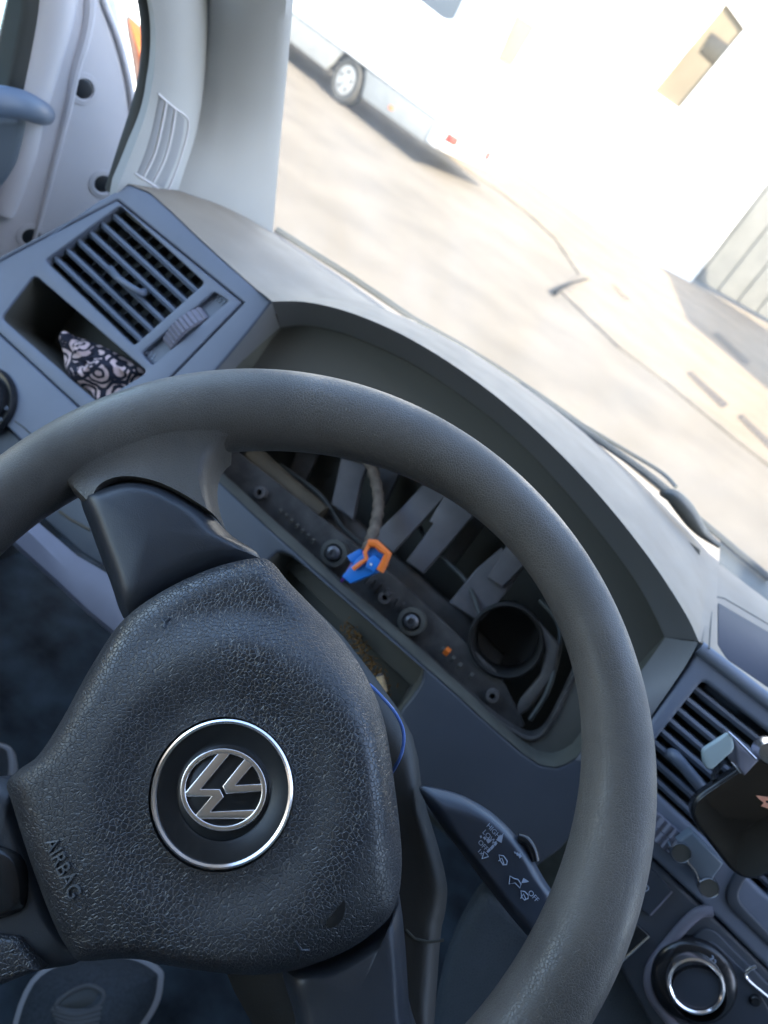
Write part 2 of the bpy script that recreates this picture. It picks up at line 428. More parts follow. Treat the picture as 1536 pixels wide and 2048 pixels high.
bm = bmesh.new(); add_tube(bm, ct, lambda t: .04-.03*t, 10); bmo('corner_strip', bm, mat('strip_dark', (.012, .012, .011), .95, spec=.1)); tag(bpy.data.objects['corner_strip'], 'short dark strip over the pavement corner beside the road', 'rubber strip')
grs = [((1222, 566), (1234, 572), (1262, 600), (1250, 598), 'smallest drain cover, alone on the sunlit pavement far from the road'),
       ((1372, 744), (1384, 742), (1458, 808), (1444, 816), 'long drain cover on the sunlit pavement nearest the kerb edge'),
       ((1424, 668), (1436, 664), (1502, 722), (1490, 730), 'drain cover lying in the shaded part of the pavement'),
       ((1474, 832), (1486, 828), (1560, 898), (1548, 906), 'drain cover cut by the right edge, close to the kerb')]
for a, b, c, d, lab in grs:
    pts = [gp(*p, .024) for p in (a, b, c, d)]
    e = empty('drain_cover', sum(pts, V())/4, lab, 'drain cover', 'drain covers set in the pavement')
    bm = bmesh.new(); vs = [bm.verts.new(V((p.x, p.y, .021))) for p in pts]; bm.faces.new(vs)
    bmo('plate', bm, MT['grate'], e, False)
    bm = bmesh.new()
    for k in range(1, 9):
        p, q = pts[0].lerp(pts[3], k/9), pts[1].lerp(pts[2], k/9); p.z = q.z = .024; add_tube(bm, [p, q], .008, 5)
    bmo('bar', bm, MT['kerb'], e)

# parked van
vA = gp(672, 203); vX = V((.954, -.3, 0)).normalized(); vB = V((.3, .954, 0)).normalized()   # along the side to the tail, and into the van
VN = -vB
vf = Fr(vA, vX, VN)      # side plane; Y is up
ve = empty('parked_van', vA + vB*1, 'long white van parked across the street with shaded sill and plain steel wheel', 'van')
xr = vf.uv(885, 247)[0]; xw = 0.0
def vside(x, z): return (x, z)
wr = .35
side = [(-4.6, .30), (-.55, .30)]+[(xw+.46*cos(a), .33+.46*sin(a)) for a in [pi-k*pi/12 for k in range(1, 12)]]+[(.5, .30), (xr-.15, .33), (xr+.02, .45), (xr, .70)]
up = [(-4.6, .70), (xr, .70), (xr-.03, 1.2), (xr-.08, 2.3), (xr-.25, 2.75), (-4.6, 2.75)]
lowl = side+[(-4.6, .70)]
plate('sill', vf, lowl, MT['vgrey'], ve, d0=-.04, d1=0, bev=.01)
wn = [vf.uv(*p) for p in ((829, -6), (886, 38), (908, 41), (930, -6))]
wn = [wn[0], wn[1], wn[2], wn[3], (wn[3][0], wn[3][1]+.5), (wn[0][0], wn[3][1]+.5)]
plate('body', vf, up, MT['white'], ve, holes=[rounded(wn, .06)], d0=-.05, d1=.02, bev=.02)
plate('window', vf, rounded(wn, .06), MT['vwin'], ve, d0=-.03, d1=.0, bev=.004)
# body depth: roof, tail, underside
bm = bmesh.new()
add_box(bm, vA+vX*(xr/2-2.34)+vB*1.08+V((0, 0, 2.72)), xr+4.3, 1.98, .08, Matrix.Rotation(math.atan2(vX.y, vX.x), 4, 'Z'), .02)
add_box(bm, vA+vX*(xr-.08)+vB*1.03+V((0, 0, 1.6)), .08, 1.9, 2.2, Matrix.Rotation(math.atan2(vX.y, vX.x), 4, 'Z'), .02)
add_box(bm, vA+vX*(xr/2-2.34)+vB*2.04+V((0, 0, 1.5)), xr+4.3, .05, 2.3, Matrix.Rotation(math.atan2(vX.y, vX.x), 4, 'Z'), .02)
bmo('shell', bm, MT['white'], ve)
bm = bmesh.new(); add_box(bm, vA+vX*(xr-.02)+vB*1.0+V((0, 0, .52)), .22, 2.05, .32, Matrix.Rotation(math.atan2(vX.y, vX.x), 4, 'Z'), .05)
bmo('bumper', bm, MT['white'], ve)
box('underbody', vA+vX*(xr/2-2.34)+vB*1.05+V((0, 0, .42)), (xr+4.1, 1.9, .2), MT['tyre'], ve, Matrix.Rotation(math.atan2(vX.y, vX.x), 4, 'Z'), .01)
tf = Fr(vA+vX*(xr+.1), vB, vX)
for p, s in (((902, 278), .17), ((973, 309), .10)):
    c = at(*p, vA+vX*(xr+.08), vX) if s == .10 else vf.p3(*p)+vX*.02
    box('tail_lamp', c+V((0, 0, 0)), (.14, s, .13), MT['lampred'], ve, Matrix.Rotation(math.atan2(vX.y, vX.x), 4, 'Z'), .02)
c = vf.p3(782, 216); box('side_marker', c, (.09, .02, .05), MT['orange'], ve, Matrix.Rotation(math.atan2(vX.y, vX.x), 4, 'Z'), .008)
bm = bmesh.new(); add_lathe(bm, vf, xw, wr, [(.19, -.02), (.22, .0), (.31, .01), (.345, -.02), (.35, -.10), (.345, -.2), (.2, -.22)], 40)
wh = bmo('wheel', bm, MT['tyre'], ve)
hubo = lathe('wheel_cover', vf, xw, wr, [(0, .015), (.05, .014), (.06, .0), (.13, -.005), (.19, .008), (.225, -.002)], MT['hub'], wh, 40)
for k in range(5):
    a = 2*pi*k/5+.3; lathe('wheel_slot', vf, xw+.145*cos(a), wr+.145*sin(a), [(0, .012), (.03, .010), (.032, -.002)], MT['tyre'], wh, 10)

# buildings
p1 = gp(1290, 505, .11); q1 = gp(1387, 557, .11); q2 = gp(1536, 640, .11)
fw = Fr(p1, V((1, .06, 0)), V((.06, -1, 0)))
b = empty('building', p1+V((-6, 3, 0)), 'white rendered building filling the view behind the parked van', 'building')
def fpx(fr, l): return [fr.uv(*p) for p in l]
wall_out = [(-22, -.2), (0, -.2), (0, 9), (-22, 9)]
n1 = fpx(fw, ((1452, 5), (1490, 58), (1358, 218), (1306, 182)))
plate('wall', fw, wall_out, MT['wall'], b, holes=[n1], d0=-.4, d1=0, bev=.01)
d_ = plate('doorway', fw, n1, MT['stone'], b, d0=-.3, d1=-.08, bev=.01)
plate('pane', fw, fpx(fw, ((1424, 64), (1462, 92), (1430, 130), (1400, 102))), MT['darkwin'], d_, d0=-.09, d1=-.05, bev=.01)
plate('frame', fw, fpx(fw, ((1396, 58), (1402, 62), (1362, 118), (1355, 116))), MT['vwin'], d_, d0=-.09, d1=-.04, bev=.01)
tl_ = Fr(vA+vX*(xr+.0)+vB*1.0, vB, vX)
n2 = tl_.loop(((1036, 30), (1072, 54), (1024, 134), (998, 120)), .0)
n2 = ccw([(max(-.95, min(.95, u)), v) for u, v in n2])
plate('rear_panel', tl_, n2, MT['stone'], ve, d0=-.05, d1=-.0, bev=.005)
box('roof', fw.w(-11, 9.1, -3), (22.6, 7, .3), MT['wall'], b, Matrix.Rotation(math.atan2(fw.X.y, fw.X.x), 4, 'Z'), .02)
gx = (q1-p1); gn = V((gx.y, -gx.x, 0)).normalized()
fg = Fr(p1, gx, gn); L1 = gx.length
b2 = empty('gateway', q1, 'white wall with grey metal gate beyond the shaded pavement at right', 'gateway')
plate('wall', fg, [(0.01, -.2), (L1, -.2), (L1, 8), (0.01, 8)], MT['wall'], b2, d0=-.35, d1=0, bev=.01)
gx2 = q2-q1; fg2 = Fr(q1, gx2, V((gx2.y, -gx2.x, 0)))
plate('gate', fg2, [(0.02, 0), (4.0, 0), (4.0, 3.6), (0.02, 3.6)], MT['gate'], b2, d0=-.2, d1=-.12, bev=.01)
bm = bmesh.new()
for k in range(5): add_plate(bm, fg2, [(.2+k*.8, .05), (.32+k*.8, .05), (.32+k*.8, 3.5), (.2+k*.8, 3.5)], (), -.12, -.07, .01)
bmo('stile', bm, MT['gate'], b2)
plate('lintel', fg2, [(0.02, 3.6), (12, 3.6), (12, 8), (0.02, 8)], MT['wall'], b2, d0=-.4, d1=0, bev=.01)
plate('jamb', fg2, [(4.0, 0), (12, 0), (12, 3.6), (4.0, 3.6)], MT['wall'], b2, d0=-.4, d1=0, bev=.01)
# tall house to the right whose shade falls over the pavement
hb = empty('house', (11, 12, 0), 'tall plain house beyond the right edge shading the pavement', 'house')
bm = bmesh.new()
hp = [V((3.4, 17.0, 0)), V((4.6, 14.4, 0)), V((5.6, 10.3, 0)), V((7.3, 9.1, 0)), V((15, 5, 0)), V((20, 20, 0))]
lo = [bm.verts.new(p+V((0, 0, .05))) for p in hp]; hi = [bm.verts.new(p+V((0, 0, 6))) for p in hp]
bm.faces.new(hi)
for i in range(6): bm.faces.new((lo[i-1], lo[i], hi[i], hi[i-1]))
bmo('wall', bm, MT['wall'], hb, False, split='all')
e1 = hp[2]-hp[1]; fh_ = Fr(hp[1].lerp(hp[2], .5)+V((0, 0, 2)), e1, V((-e1.y, e1.x, 0)) if (V((-e1.y, e1.x, 0)).dot(V((-1, 0, 0))) > 0) else V((e1.y, -e1.x, 0)))
plate('window', fh_, [(-.6, -.6), (.6, -.6), (.6, .8), (-.6, .8)], MT['darkwin'], hb, d0=-.02, d1=.03, bev=.01)

# ================================================================== CAB SHELL
H = Fr((0, .575, 1.57), (1, 0, 0), (0, -1, .5))
WSY, WSZ = .80, 1.545
wsd = V((0, -cos(radians(50)), sin(radians(50))))
WS = Fr((0, WSY, WSZ), (1, 0, 0), (0, -wsd.z, wsd.y))     # windscreen plane
if WS.N.y > 0: WS = Fr((0, WSY, WSZ), (1, 0, 0), (0, -sin(radians(50)), -cos(radians(50))))
cab = empty('van_cab', (0, -.3, 1.2), 'cab shell round the driver with pale pillar trim, open pale door, windscreen and roof', 'van cab')
# windscreen
bm = bmesh.new()
t0 = V((0, WSY, WSZ)); q = [t0+V((-.72, 0, 0)), t0+V((.95, 0, 0)), t0+V((.80, 0, 0))+wsd*.86, t0+V((-.62, 0, 0))+wsd*.86]
for p in q: p.y += .004
bm.faces.new([bm.verts.new(p) for p in q]); glass = bmo('windscreen', bm, MT['glass'], cab, False, split='all')
box('roof', (.05, -.52, 2.24), (1.9, 1.6, .05), MT['pillar'], cab, bev=.02)
box('floor', (.1, .1, .80), (1.7, 2.2, .04), MT['carpet'], cab, bev=.01)
box('bulkhead', (.18, 1.02, 1.10), (1.5, .06, .75), MT['black'], cab, bev=.02)
WR = Fr((.95, 0, 0), (0, -1, 0), (-1, 0, 0))
plate('side_shade_panel', WR, ccw([(WR.X.y*-1.28, .8), (WR.X.y*1.0, .8), (WR.X.y*1.0, 1.6), (WR.X.y*.5, 2.3), (WR.X.y*-1.28, 2.3)]), MT['doorgrey'], cab, holes=[rounded(ccw([(WR.X.y*a_, z_) for a_, z_ in ((.3, 1.62), (.78, 1.62), (.42, 2.1), (.3, 2.1))]), .04)], d0=-.03, d1=0, bev=.01)  # unseen right wall, its window shrunk to keep sun out of the cab
box('rear_shade_wall', (.05, -1.25, 1.5), (1.9, .05, 1.5), MT['doorgrey'], cab, bev=.02)  # unseen closure added behind the driver so light comes from front and left
box('kick_panel', (-.70, .25, 1.08), (.05, 1.5, .56), MT['carpet'], cab, bev=.02)

# ---- outside the glass: cowl and wiper
bm = bmesh.new()
cw = [at(x, y, (0, 0, 1.53), G) for x, y in ((1000, 735), (1060, 775), (1100, 802), (1170, 850), (1260, 915), (1322, 965), (1400, 1035), (1430, 1060), (1536, 1145), (1700, 1260))]
cw = [V((p.x, max(p.y, .835), 1.530)) for p in cw]; lowc = [V((p.x, .806, 1.542)) for p in cw]
add_loft(bm, [lowc, [a.lerp(b_, .5)+V((0, 0, .006)) for a, b_ in zip(lowc, cw)], cw, [p+V((0, .01, -.05)) for p in cw]])
bmo('cowl', bm, MT['seal'], cab)
wi = empty('wiper', at(1400, 1030, (0, 0, 1.54), G), 'black windscreen wiper arm lying outside along the lower edge of the glass', 'wiper')
def outp(x, y, d=.02): return at(x, y, V((0, WSY, WSZ))+V((0, .766, .643))*d, (0, .766, .643))
bm = bmesh.new(); add_tube(bm, spline([outp(x, y, d) for x, y, d in ((1068, 786, .012), (1100, 812, .016), (1180, 858, .022), (1250, 900, .026), (1310, 936, .026), (1335, 955, .022), (1352, 974, .014))], 5, False), .0021, 10); bmo('arm', bm, MT['seal'], wi)
bm = bmesh.new(); add_tube(bm, spline([outp(x, y, .008) for x, y in ((1040, 770), (1110, 822), (1200, 882), (1290, 945), (1345, 990))], 5, False), .0038, 8); bmo('blade', bm, MT['seal'], wi)
bm = bmesh.new(); add_tube(bm, spline([outp(x, y, .006) for x, y in ((1322, 985), (1345, 992), (1368, 1016), (1388, 1044), (1408, 1068), (1440, 1092))], 5, False), lambda t: .003+.0075*sin(pi*min(1, t*1.05))*(1-t*.5), 14); bmo('pivot_cover', bm, MT['seal'], wi)

# ---- driver side windscreen pillar trim
XL = -.5
left = [V((XL, p.y, p.z)) for p in [at(x, y, (XL, 0, 0), (1, 0, 0)) for x, y in ((236, 372), (262, 310), (291, 230), (305, 165), (311, 105), (310, 50), (302, 0), (285, -60))]]
mid = [at(x, y, (-.492, 0, 0), (1, 0, 0)) for x, y in ((338, 428), (362, 350), (388, 270), (402, 190), (408, 120), (412, 60), (412, 0), (408, -60))]
right = [at(x, y, WS.o, WS.N) for x, y in ((548, 463), (553, 400), (559, 330), (565, 260), (572, 190), (579, 120), (590, 0), (597, -60))]
rows = []
for l, m_, r in zip(left, mid, right):
    a = V(l); c = V(r)+V((.0, -.012, 0)); b_ = V(m_)
    row = [a+V((-.035, .03, 0)), a+V((-.012, .004, 0)), a]
    for k in range(1, 6): row.append(a.lerp(b_, k/6)+V((.006*sin(pi*k/6), -.004*sin(pi*k/6), 0)))
    row.append(b_+V((-.001, .004, 0)))
    for k in range(1, 8): row.append(b_.lerp(c, k/8)+V((.008*sin(pi*k/8), -.006*sin(pi*k/8), 0)))
    row += [c, c+V((0, .010, 0))]
    rows.append(row)
sm = []
cols = list(zip(*rows)); cols = [spline(c, 5, False) for c in cols]
# extend down behind the dash
cols = [[c[0]+V((0, .01, -.06))]+list(c) for c in cols]
pil = loft('pillar_trim', cols, MT['pillar'], cab)
# thin seam near the glass edge
sr = [at(x, y, WS.o-WS.N*(-.012), WS.N)+V((0, -.0045, 0)) for x, y in ((533, 458), (545, 330), (557, 190), (562, 0), (565, -40))]
# demister grille
bpy.context.view_layer.update()
from mathutils.bvhtree import BVHTree
_b = bmesh.new(); _b.from_mesh(pil.data); tree = BVHTree.FromBMesh(_b)
def on_pillar(x, y, lift):
    d = ray(x, y).normalized(); hit, nrm, _, _ = tree.ray_cast(CAM, d)
    if hit is None: hit = at(x, y, (-.497, 0, 0), (1, 0, 0)); nrm = V((1, 0, 0))
    if nrm.dot(d) > 0: nrm = -nrm
    return hit+nrm*lift
slots = [(((316, 190), (304, 250), (290, 300), (273, 344)), ((330, 203), (321, 250), (307, 306), (285, 352))),
         (((335, 206), (326, 252), (312, 308), (290, 354)), ((348, 217), (341, 262), (327, 315), (304, 364))),
         (((353, 220), (346, 264), (332, 318), (309, 366)), ((371, 240), (367, 275), (353, 325), (330, 379)))]
for L_, R_2 in slots:
    a, b_ = spline([V(p) for p in L_], 5, False), spline([V(p) for p in R_2], 5, False)
    loft('grille_slot', [[on_pillar(*p.lerp(q, k/4), .0006 if 0 < k < 4 else -.0004) for p, q in zip(a, b_)] for k in range(5)], MT['grille'], pil)
for ln in (((332, 204), (323, 251), (309, 307), (287, 353)), ((350, 218), (343, 263), (329, 316), (306, 365)), ((316, 187), (333, 202), (352, 218), (366, 228), (376, 243), (371, 278), (356, 328), (338, 374), (328, 384), (304, 368), (270, 346))):
    bm = bmesh.new(); add_tube(bm, [on_pillar(*p, .0006) for p in spline([V(p) for p in ln], 5, False)], .0009, 6); bmo('grille_rib', bm, MT['door'], pil)
# door seal
sc_ = [at(x, y, (-.515, 0, 0), (1, 0, 0)) for x, y in ((226, 385), (250, 310), (278, 225), (294, 160), (300, 105), (300, 50), (294, 0), (280, -60))]
bm = bmesh.new(); add_tube(bm, [V(p)+V((0, .004, 0)) for p in spline(sc_, 5, False)], .0105, 10)
bmo('door_seal', bm, MT['seal'], pil)

# ---- open driver door
DN = V((.93, -.36, 0)).normalized()
DF = Fr((-.62, .62, 1.57), (DN.y, -DN.x, 0), DN)     # X runs along the door, Y up
outer = fpx(DF, ((-60, 640), (-60, -60), (196, -60), (208, 0), (236, 80), (258, 160), (268, 215), (272, 330), (262, 520), (160, 640)))
wcut = fpx(DF, ((-70, -70), (50, -70), (38, 0), (8, 150), (0, 190), (-70, 190)))
dl = fpx(DF, ((-400, 760), (-400, 188), (4, 188), (30, 150), (60, 60), (75, 0), (90, -60), (130, -200), (170, -200), (198, -40), (208, 0), (236, 75), (256, 150), (266, 215), (272, 330), (262, 520), (200, 760)))
door = plate('door', DF, rounded(ccw(dl), .01), MT['door'], cab, d0=-.05, d1=0, bev=.008)
# outer skin lip beyond the inner panel
dl2 = fpx(DF.off(-.05), ((150, -160), (214, -60), (232, 0), (250, 80), (264, 150), (274, 215), (280, 330), (270, 560), (200, 560), (180, 200)))
plate('door_skin', DF, ccw([tuple(p) for p in dl2]), MT['door'], door, d0=-.075, d1=-.045, bev=.006)
# raised pressing following the frame (soft ridge)
rd = [DF.p3(x, y, 0) for x, y in ((176, -70), (180, 10), (172, 70), (152, 140), (135, 220), (115, 300), (85, 420), (50, 540))]
bm = bmesh.new(); add_tube(bm, spline(rd, 5, False), lambda t: .006*(1-t*.6), 8); bmo('pressing', bm, MT['door'], door)
rd = [DF.p3(x, y, 0) for x, y in ((196, -70), (208, 0), (236, 75), (256, 150), (266, 215), (270, 260))]
bm = bmesh.new(); add_tube(bm, spline(rd, 5, False), .0035, 8); bmo('edge_bead', bm, MT['door'], door)
bw = [DF.p3(x, y, -.002) for x, y in ((112, -70), (100, 20), (80, 110), (62, 180), (52, 215), (40, 300), (0, 420))]
bm = bmesh.new(); add_tube(bm, spline(bw, 5, False), lambda t: .022-.008*t, 14); bmo('frame_roll', bm, MT['door'], door)
# window glass and dark seal
wq = fpx(DF, ((-420, -220), (60, -220), (40, 0), (10, 130), (4, 200), (-420, 200)))
plate('window_glass', DF, ccw(wq), MT['doorglass'], door, d0=-.03, d1=-.026, bev=0)
ws_ = fpx(DF, ((38, -60), (98, -60), (92, 10), (60, 130), (46, 192), (2, 192), (14, 130), (36, 20)))
plate('window_seal', DF, ccw(ws_), MT['seal'], door, d0=-.03, d1=.012, bev=.006)
for x, y in ((167, 178), (206, 368), (62, 474)):
    u, v = DF.uv(x, y)
    o = door; lathe('plug_seat', DF, u, v, [(.0155, -.004), (.0150, .0008), (.0105, .0012), (.0098, .0002)], MT['door'], door, 28)
    lathe('plug', DF, u, v, [(0, .0012), (.006, .0011), (.0088, .0004), (.0097, -.0005)], MT['screw'], o, 24)
# grey pocket / arm rest below the handle
pk = fpx(DF.off(.02), ((-300, 228), (60, 228), (58, 260), (40, 330), (22, 362), (-10, 400), (-300, 620)))
plate('pocket', DF, rounded(ccw(pk), .008), MT['doorgrey'], door, d0=-.01, d1=.02, bev=.01)
hd = [DF.p3(x, y, .035+dd) for x, y, dd in ((-120, 240, .0), (-60, 205, .012), (0, 203, .015), (45, 210, .012), (75, 222, .0), (88, 228, -.03))]
bm = bmesh.new(); hs = spline(hd, 6, False); add_tube(bm, hs, lambda t: .0135-.0035*t*t, 16); bmo('handle', bm, MT['bluegrey'], door)
# lamp seen in the gap, outside
lp = at(300, 110, (-1.25, 0, 0), (1, 0, 0))
lf = Fr(lp, V((.5, .85, 0)), (lp-CAM)*-1)
il = empty('indicator_lamp', lp, 'orange rounded lamp glimpsed in the gap beside the windscreen pillar', 'lamp')
lo_ = [tuple(p) for p in spline([V(p) for p in fpx(lf, ((256, 42), (275, 50), (292, 72), (303, 110), (305, 160), (296, 190), (280, 190), (268, 120)))], 4)]
cushion('lens', lf, ccw(lo_), lambda u, v, t: .05*(1-t*t), mat('amber_lens', (.42, .085, .0), .5), il, side=.02)
plate('housing', lf, [(p[0]*1.12, p[1]*1.12) for p in ccw(lo_)], MT['seal'], il, d0=-.05, d1=-.021, bev=.005)
wb = empty('white_car', gp(262, 30)+V((-.0, 0, 0)), 'white car body partly seen beyond the open door', 'car')
wfp = at(270, 10, (-2.9, 0, 0), (1, 0, 0)); wff = Fr(wfp, (0, 1, 0), (1, 0, .1))
plate('body', wff, rounded(ccw([(-1.8, -.55), (.9, -.75), (.9, .45), (-1.8, .5)]), .1), MT['white'], wb, d0=-.4, d1=0, bev=.08)
plate('window', wff, rounded(ccw([(-1.2, .1), (.3, .1), (.2, .4), (-1.1, .42)]), .05), MT['vwin'], wb, d0=-.02, d1=.01, bev=.005)
for u_ in (-1.2, .45):
    lathe('wheel', wff, u_, -.72, [(0, .02), (.18, .02), (.24, .03), (.3, .01), (.3, -.15)], MT['tyre'], wb, 32)

# ================================================================== DASHBOARD
dash = empty('dashboard', (-.05, .7, 1.45), 'grey van dashboard with vents, open cubby and an empty instrument binnacle', 'dashboard')
hood_px = [(545, 603), (600, 603), (655, 612), (720, 632), (800, 667), (880, 713), (960, 768), (1040, 832), (1110, 897), (1180, 970), (1240, 1040), (1300, 1118), (1345, 1185), (1378, 1240), (1397, 1282)]
hood = [tuple(p) for p in spline([V(p) for p in H.loop(hood_px, .008)], 4, False)]
inner_px = [(560, 655), (600, 650), (645, 655), (705, 672), (780, 704), (850, 742), (925, 793), (1000, 850), (1065, 910), (1125, 975), (1180, 1040), (1235, 1110), (1280, 1175), (1312, 1235), (1330, 1275)]
inner = [tuple(p) for p in spline([V(p) for p in H.loop(inner_px, -.03)], 4, False)]
cheekL_o = [H.uv(545, 603, .008), H.uv(480, 690, .004), H.uv(400, 790, .002), H.uv(345, 870, 0)]
# windscreen base curve
base_px = [(548, 463), (620, 509), (690, 553), (760, 600), (820, 641), (920, 697), (1000, 746), (1088, 805), (1183, 872), (1256, 930), (1366, 1020), (1450, 1090), (1536, 1162)]
base = [at(x, y, (0, 0, WSZ), G) for x, y in base_px]
NB = 90
# --- top skin: front edge line then hood edge then to the right
shoulder_px = [(256, 367), (300, 385), (345, 425), (400, 478), (460, 532), (510, 575), (545, 603)]
sh = [H.p3(x, y, .0) for x, y in shoulder_px]
hood3 = [H.w(u, v, .008) for u, v in hood]
front = [V((-.512, sh[0].y+.01, sh[0].z-.02))] + sh[:-1] + hood3
rt = hood3[-1]
front += [rt+V((.012, .004, .0))]
back = [V((-.53, .74, 1.54)), V((-.52, .745, 1.545))] + [p for p in base] + [base[-1]+V((.3, 0, 0)), V((.9, .78, 1.545))]
# match by x
def by_x(curve, xs):
    out = []
    for x in xs:
        for a, b_ in zip(curve[:-1], curve[1:]):
            if a.x <= x <= b_.x: out.append(a.lerp(b_, (x-a.x)/max(1e-9, b_.x-a.x))); break
        else: out.append(V(curve[0] if x < curve[0].x else curve[-1]))
    return out
fr_ = front
bk = by_x(back, [p.x-.0 for p in fr_])
rowsT = []
for k in range(13):
    t = k/12; row = []
    for a, c in zip(fr_, bk):
        p = a.lerp(c, t)
        p.z += .010*sin(pi*min(1, t*1.1))*min(1, max(0, (.160-a.x)/.13))
        row.append(p)
    rowsT.append(row)
lead = [[p+H.N*(-.0005)+H.Y*(-.004)+H.N*.0 for p in fr_]]
loft('top_skin', rowsT, MT['dashtop'], dash)
# strip along the glass (demister slot lip)
sp_ = [at(x, y, (0, 0, WSZ+.008), G) for x, y in ((560, 480), (640, 532), (720, 585), (790, 630), (832, 648))]
bm = bmesh.new(); sl3 = spline(sp_, 4, False)
add_loft(bm, [[p+V((0, .012, 0)) for p in sl3], [p+V((0, .0, .0025)) for p in sl3], [p+V((0, -.02, .0015)) for p in sl3], [p+V((0, -.022, -.004)) for p in sl3]])
bmo('demister_strip', bm, MT['dashtop'], dash)
gs = [p+V((0, .003, .002)) for p in base]
bm = bmesh.new(); add_tube(bm, gs, .0045, 8); bmo('glass_gasket', bm, MT['seal'], dash)

# --- hood lip and recess walls
def N2(l, n): return resample([V((p[0], p[1], 0)) for p in l], n)
hi_ = N2(hood, NB); in_ = N2(inner, NB)
recess_low_px = [(1330, 1275), (1300, 1318), (1250, 1385), (1205, 1445), (1172, 1490), (1150, 1518), (1115, 1535), (1080, 1530), (1045, 1506), (980, 1450), (880, 1358), (760, 1252), (640, 1148), (520, 1040), (430, 955), (385, 918), (368, 895), (372, 870), (420, 800), (490, 715), (535, 668), (560, 655)]
LD = [-.03, -.022, -.012, -.004]+[0]*13+[0, -.005, -.014, -.024, -.03]
low_ = [V((*H.uv(x, y, d), d)) for (x, y), d in zip(recess_low_px, LD)]
# the fascia opening for the binnacle: hood edge on top, low_ below
lip = [[H.w(p.x, p.y, .008-.0) for p in hi_]]
for k in range(1, 6):
    t = k/5; lip.append([H.w(*(a.lerp(b_, t)).xy, .008*(1-t)**2-.03*t) for a, b_ in zip(hi_, in_)])
loft('hood_lip', lip, MT['cheek'], dash)
# rounded nose of the hood joining lip and top
nose = []
for k in range(5):
    t = k/4
    nose.append([H.w(p.x, p.y, .008)+H.N*(.003*sin(pi*t))+H.Y*0+(H.N*-.004+H.Y*.0)*t for p in hi_])
deep = []
for d, s in ((-.03, 1), (-.05, .995), (-.10, .98), (-.15, .95)):
    c0 = V((-.085, -.05))
    deep.append([H.w(*(c0+(p.xy-c0)*s), d) for p in in_])
loft('recess_roof', deep, MT['black'], dash)
lw = resample(low_, 110); c0 = V((-.085, -.06)); lw3 = []
for dd, mn, s_ in ((0, 1, 1), (-.003, 1, .998), (-.012, -.015, .992), (-.036, -.036, .985), (-.036, -.10, .97)):
    lw3.append([H.w(*(c0+(p.xy-c0)*s_), min(p.z+dd, mn)) for p in lw])
loft('recess_floor', lw3[:4], MT['black'], dash)
# right cheek between hood lip end and lower fascia
ck = [H.p3(1397, 1282, .008), H.p3(1330, 1275, -.03)]
bm = bmesh.new()
co = [H.p3(1397, 1284, .008), H.p3(1372, 1330, .006), H.p3(1335, 1385, .004), H.p3(1290, 1450, .002), H.p3(1235, 1530, .0)]
ci = [H.p3(1330, 1275, -.03), H.p3(1300, 1318, -.022), H.p3(1250, 1385, -.012), H.p3(1205, 1445, -.004), H.p3(1150, 1520, 0)]
add_loft(bm, [spline(co, 6, False), [a.lerp(b_, .5)+H.N*.003 for a, b_ in zip(spline(co, 6, False), spline(ci, 6, False))], spline(ci, 6, False)])
bmo('binnacle_cheek', bm, MT['cheek'], dash)
bm = bmesh.new()
co = [H.p3(545, 603, .008), H.p3(485, 680, .006), H.p3(430, 745, .004), H.p3(360, 830, .001), H.p3(325, 870, .001)]
ci = [H.p3(560, 655, -.03), H.p3(520, 690, -.02), H.p3(470, 738, -.012), H.p3(405, 815, -.003), H.p3(368, 880, 0)]
add_loft(bm, [spline(co, 6, False), [a.lerp(b_, .5)+H.N*.003 for a, b_ in zip(spline(co, 6, False), spline(ci, 6, False))], spline(ci, 6, False)])
bmo('binnacle_cheek', bm, MT['cheek'], dash)
# hood lip end caps
# --- back plate of the binnacle with its big hole
BK = H.off(-.034)
hole_px = [(430, 892), (418, 918), (428, 945), (520, 1030), (640, 1136), (760, 1240), (880, 1343), (980, 1430), (1035, 1468), (1065, 1477), (1090, 1462), (1115, 1420), (1150, 1345), (1170, 1300), (1180, 1240), (1130, 1130), (1040, 1010), (900, 890), (740, 810), (560, 800), (460, 840)]
hole = ccw([tuple(p) for p in spline([V(p) for p in H.loop(hole_px, -.034)], 4)])
bko = ccw([(p.x*1.0, p.y) for p in [V(H.uv(x, y, -.034)) for x, y in ((330, 900), (345, 830), (480, 640), (640, 600), (850, 690), (1050, 850), (1250, 1080), (1380, 1290), (1250, 1500), (1120, 1600), (1040, 1570), (700, 1260))]])
plate('binnacle_back', H, bko, MT['hole'], dash, holes=[hole], d0=-.045, d1=-.034, bev=.001)
bm = bmesh.new(); add_tube(bm, [H.w(p[0], p[1], -.0335) for p in hole], .0022, 8, True)
bmo('hole_flange', bm, MT['dusty'], dash)
# inner wall of the hole going deeper
loft('hole_wall', [[H.w(p[0], p[1], -.035) for p in hole+[hole[0]]], [H.w(p[0]*.99, p[1]*.99-.001, -.06) for p in hole+[hole[0]]]], MT['dusty'], dash)
